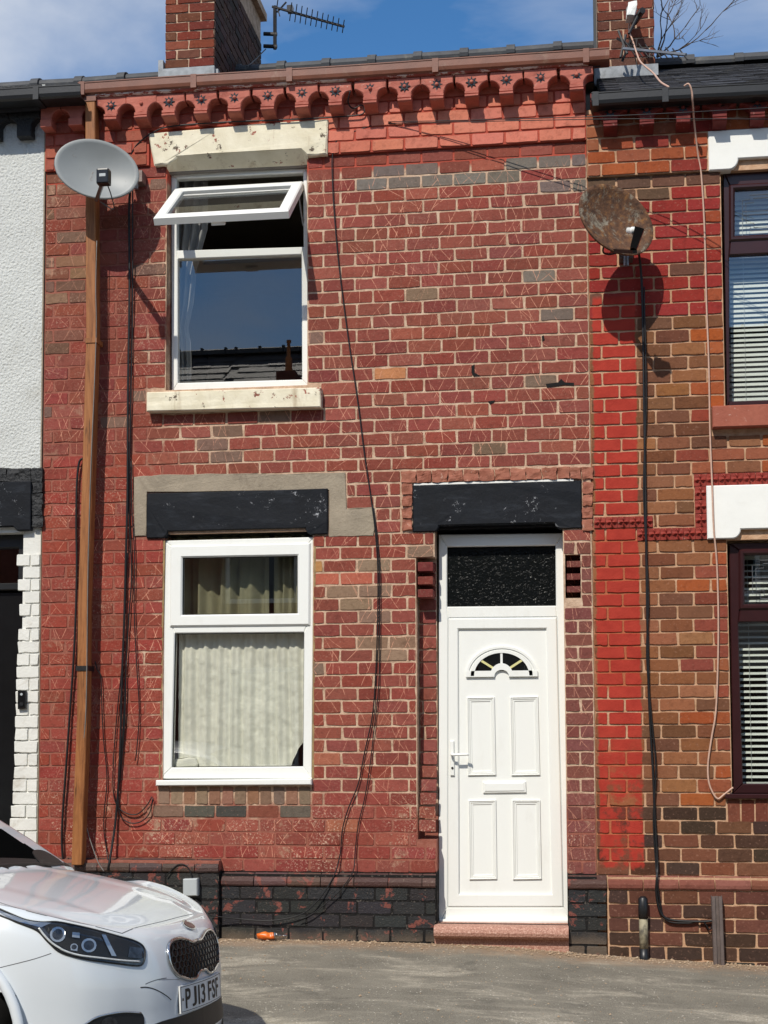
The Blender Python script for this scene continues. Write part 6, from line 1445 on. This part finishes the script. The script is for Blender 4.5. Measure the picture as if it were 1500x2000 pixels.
# lower intake, fog lamps
patch('lower_intake', [(-.50, .30), (-.42, .345), (-.2, .352), (.2, .352), (.42, .345), (.50, .30), (.42, .268), (.2, .262), (-.2, .262), (-.42, .268)], hit_yz, .003, M['trim'], car, 2)
FG = [(155, 2016), (178, 1994), (205, 1983), (240, 1977), (268, 1976), (279, 1983), (281, 2004), (276, 2034), (250, 2050), (190, 2050)]
o = patch('fog_lamp_bezel', FG, hit_px, .003, M['trim'], car, 2); mirror(o); o = line('fog_lamp_trim', [(160, 2004), (190, 1986), (236, 1977), (274, 1978)], .004, M['chrome'], car, .004); mirror(o)
o = patch('fog_lamp', [(212+16*math.cos(6.283*i/16), 2001+15*math.sin(6.283*i/16)) for i in range(16)], hit_px, .007, M['darkchrome'], car, 1); mirror(o)
# number plate
PM = CM @ Matrix.Translation((.006, .0, .420)) @ Matrix.Rotation(R(-4), 4, 'Y')
def bend(m): m.v = [Vector((q.x-.34*q.y*q.y, q.y, q.z)) for q in m.v]; return m
pb = MB()
for i in range(13): pb.v += [Vector((x, -.26+.04*i+(.04*i*0), z)) for x, z in ((-.006, -.0555), (0, -.0545), (0, .0545), (-.006, .0555))]
pb.f = [(i*4+j, i*4+(j+1) % 4, i*4+4+(j+1) % 4, i*4+4+j) for i in range(12) for j in range(4)]+[(0, 1, 2, 3), (51, 50, 49, 48)]
for q in pb.v: q.y *= .52/.48*.98 if False else 1
for k_, q in enumerate(pb.v): q.y = -.26+.52*(k_//4)/12
pb = bend(pb).xform(PM).build('number_plate', M['plate'], car)
bd = MB()
for (a, b, c, d) in [(-.255+.0425*i, -.255+.0425*(i+1), s_*.0495-.001, s_*.0495+.001) for i in range(12) for s_ in (-1, 1)]+[(-.255, -.253, -.0484, .0484), (.253, .255, -.0484, .0484)]: bd.box(.0004, .0011, a, b, c, d)
bend(bd).xform(PM).build('plate_border', M['plate_ink'], car)
def glyph(ch, yc, w):
    fc = bpy.data.curves.new('glyph', 'FONT'); fc.body = ch; fc.size = .1; fc.offset = .0016; fc.extrude = .0004
    to = bpy.data.objects.new('glyph', fc); col.objects.link(to); dg = bpy.context.evaluated_depsgraph_get(); g_ = bpy.data.meshes.new_from_object(to.evaluated_get(dg)); bpy.data.objects.remove(to); bpy.data.curves.remove(fc)
    xs2 = [p.co.x for p in g_.vertices]; ys2 = [p.co.y for p in g_.vertices]; mx2, my2 = (max(xs2)+min(xs2))/2, (max(ys2)+min(ys2))/2; sx, sy = w/(max(xs2)-min(xs2)), .079/(max(ys2)-min(ys2))
    for p in g_.vertices: x, y, z = p.co; yy_ = yc+(x-mx2)*sx; p.co = PM @ Vector((.0014+z-.34*yy_*yy_, yy_, (y-my2)*sy))
    g_.materials.clear(); link('plate_letter', g_, M['plate_ink'], car)
for ch, yc, w in (('P', -.196, .046), ('J', -.137, .044), ('1', -.089, .016), ('3', -.041, .046), ('F', .046, .046), ('S', .106, .048), ('F', .168, .046)): glyph(ch, yc, w)
MB().tube([PM @ Vector((.0005-.34*.238**2, -.241, .0)), PM @ Vector((.003-.34*.238**2, -.241, .0))], .006, 8).build('plate_screw', M['plate_ink'], car)
# panel gaps and scuffs
o = line('bonnet_gap', [(-60, 1738), (0, 1763), (60, 1781), (120, 1795), (180, 1808), (238, 1823)], .0016, M['seam'], car, .0)
line('bonnet_gap', [(238, 1823), (262, 1813), (290, 1806), (320, 1799), (350, 1791), (378, 1785)], .0016, M['seam'], car, .0)
o = line('bumper_gap', [(-40, 1902), (0, 1890), (40, 1880), (70, 1872), (100, 1862)], .0014, M['seam'], car, .0); mirror(o)
line('scuff', z3([(822, 986), (860, 985), (905, 996), (950, 1018), (985, 1042), (1002, 1058)]), .0024, M['trim'], car, -.0006); line('scuff', z3([(852, 966), (890, 950), (930, 938), (975, 930)]), .0014, M['trim'], car, -.0004); line('scuff', z3([(930, 942), (990, 940), (1050, 940)]), .0009, M['trim'], car, -.0003)
patch('windscreen_corner', [(63, 1664), (78, 1661), (98, 1669), (122, 1687), (105, 1692), (84, 1690), (72, 1680)], hit_px, .004, M['trim'], car, 1)
W_ = [CM @ Vector((-.992, -.66+.06*i, .925-.02*((-.66+.06*i)/.6)**2)) for i in range(23)]; MB().tube(W_, .017, 8).build('cowl_seal', M['trim'], car, True)
# wheels
def wheel(X, Y):
    s = 1 if Y > 0 else -1; prof = [(.20, .07), (.225, .10), (.29, .105), (.312, .09), (.318, .05), (.318, -.05), (.312, -.09), (.29, -.105), (.225, -.10), (.20, -.07)]; S = 40; v_, f_ = [], []
    for r_, y in prof: v_ += [(X+r_*math.cos(6.283*i/S), Y+y, .318+r_*math.sin(6.283*i/S)) for i in range(S)]
    for k in range(len(prof)-1): f_ += [(k*S+i, k*S+(i+1) % S, (k+1)*S+(i+1) % S, (k+1)*S+i) for i in range(S)]
    w = MB().add(v_, f_).xform(CMW).build('wheel', M['tyre'], car, True)
    m = MB(); m.tube([(X, Y+s*.05, .318), (X, Y+s*.085, .318)], [.05, .04], 14); m.tube([(X, Y-.07, .318), (X, Y-.072, .318)], .2, 24)
    for k in range(5):
        a = 6.283*k/5+.3; d = Vector((math.cos(a), 0, math.sin(a))); n = Vector((-d.z, 0, d.x)); c = Vector((X, Y+s*.075, .318)); m.add([c+d*.03+n*.03, c+d*.03-n*.03, c+d*.205-n*.022, c+d*.205+n*.022]+[q-Vector((0, s*.03, 0)) for q in (c+d*.03+n*.03, c+d*.03-n*.03, c+d*.205-n*.022, c+d*.205+n*.022)], [(0, 1, 2, 3), (7, 6, 5, 4), (0, 4, 5, 1), (1, 5, 6, 2), (2, 6, 7, 3), (3, 7, 4, 0)])
    m.xform(CMW).build('rim', M['rim'], w)
    a_ = MB(); A2 = [R(-12+i*204/30) for i in range(31)]; v_, f_ = [], []
    for g_ in A2:
        c_, s_ = math.cos(g_), math.sin(g_); v_ += [(X+.400*c_, s*.880, .31+.400*s_), (X+.42*c_, s*.55, .31+.42*s_)]
    for i in range(30): f_.append((2*i, 2*i+1, 2*i+3, 2*i+2))
    v_ += [(X, s*.55, .31)]; f_ += [(2*i+1, len(v_)-1, 2*i+3) for i in range(30)]
    a_.add(v_, f_).xform(CM).build('wheel_arch', M['trim'], car, recalc=False)
    MB().tube([CM @ Vector((X+.402*math.cos(g_), s*(.868 if X > -2 else .876), .31+.402*math.sin(g_))) for g_ in A2], .021, 8).build('arch_lip', M['paint'], car, True)
for X in (-.83, -3.40):
    for Y in (-.775, .775): wheel(X, Y)
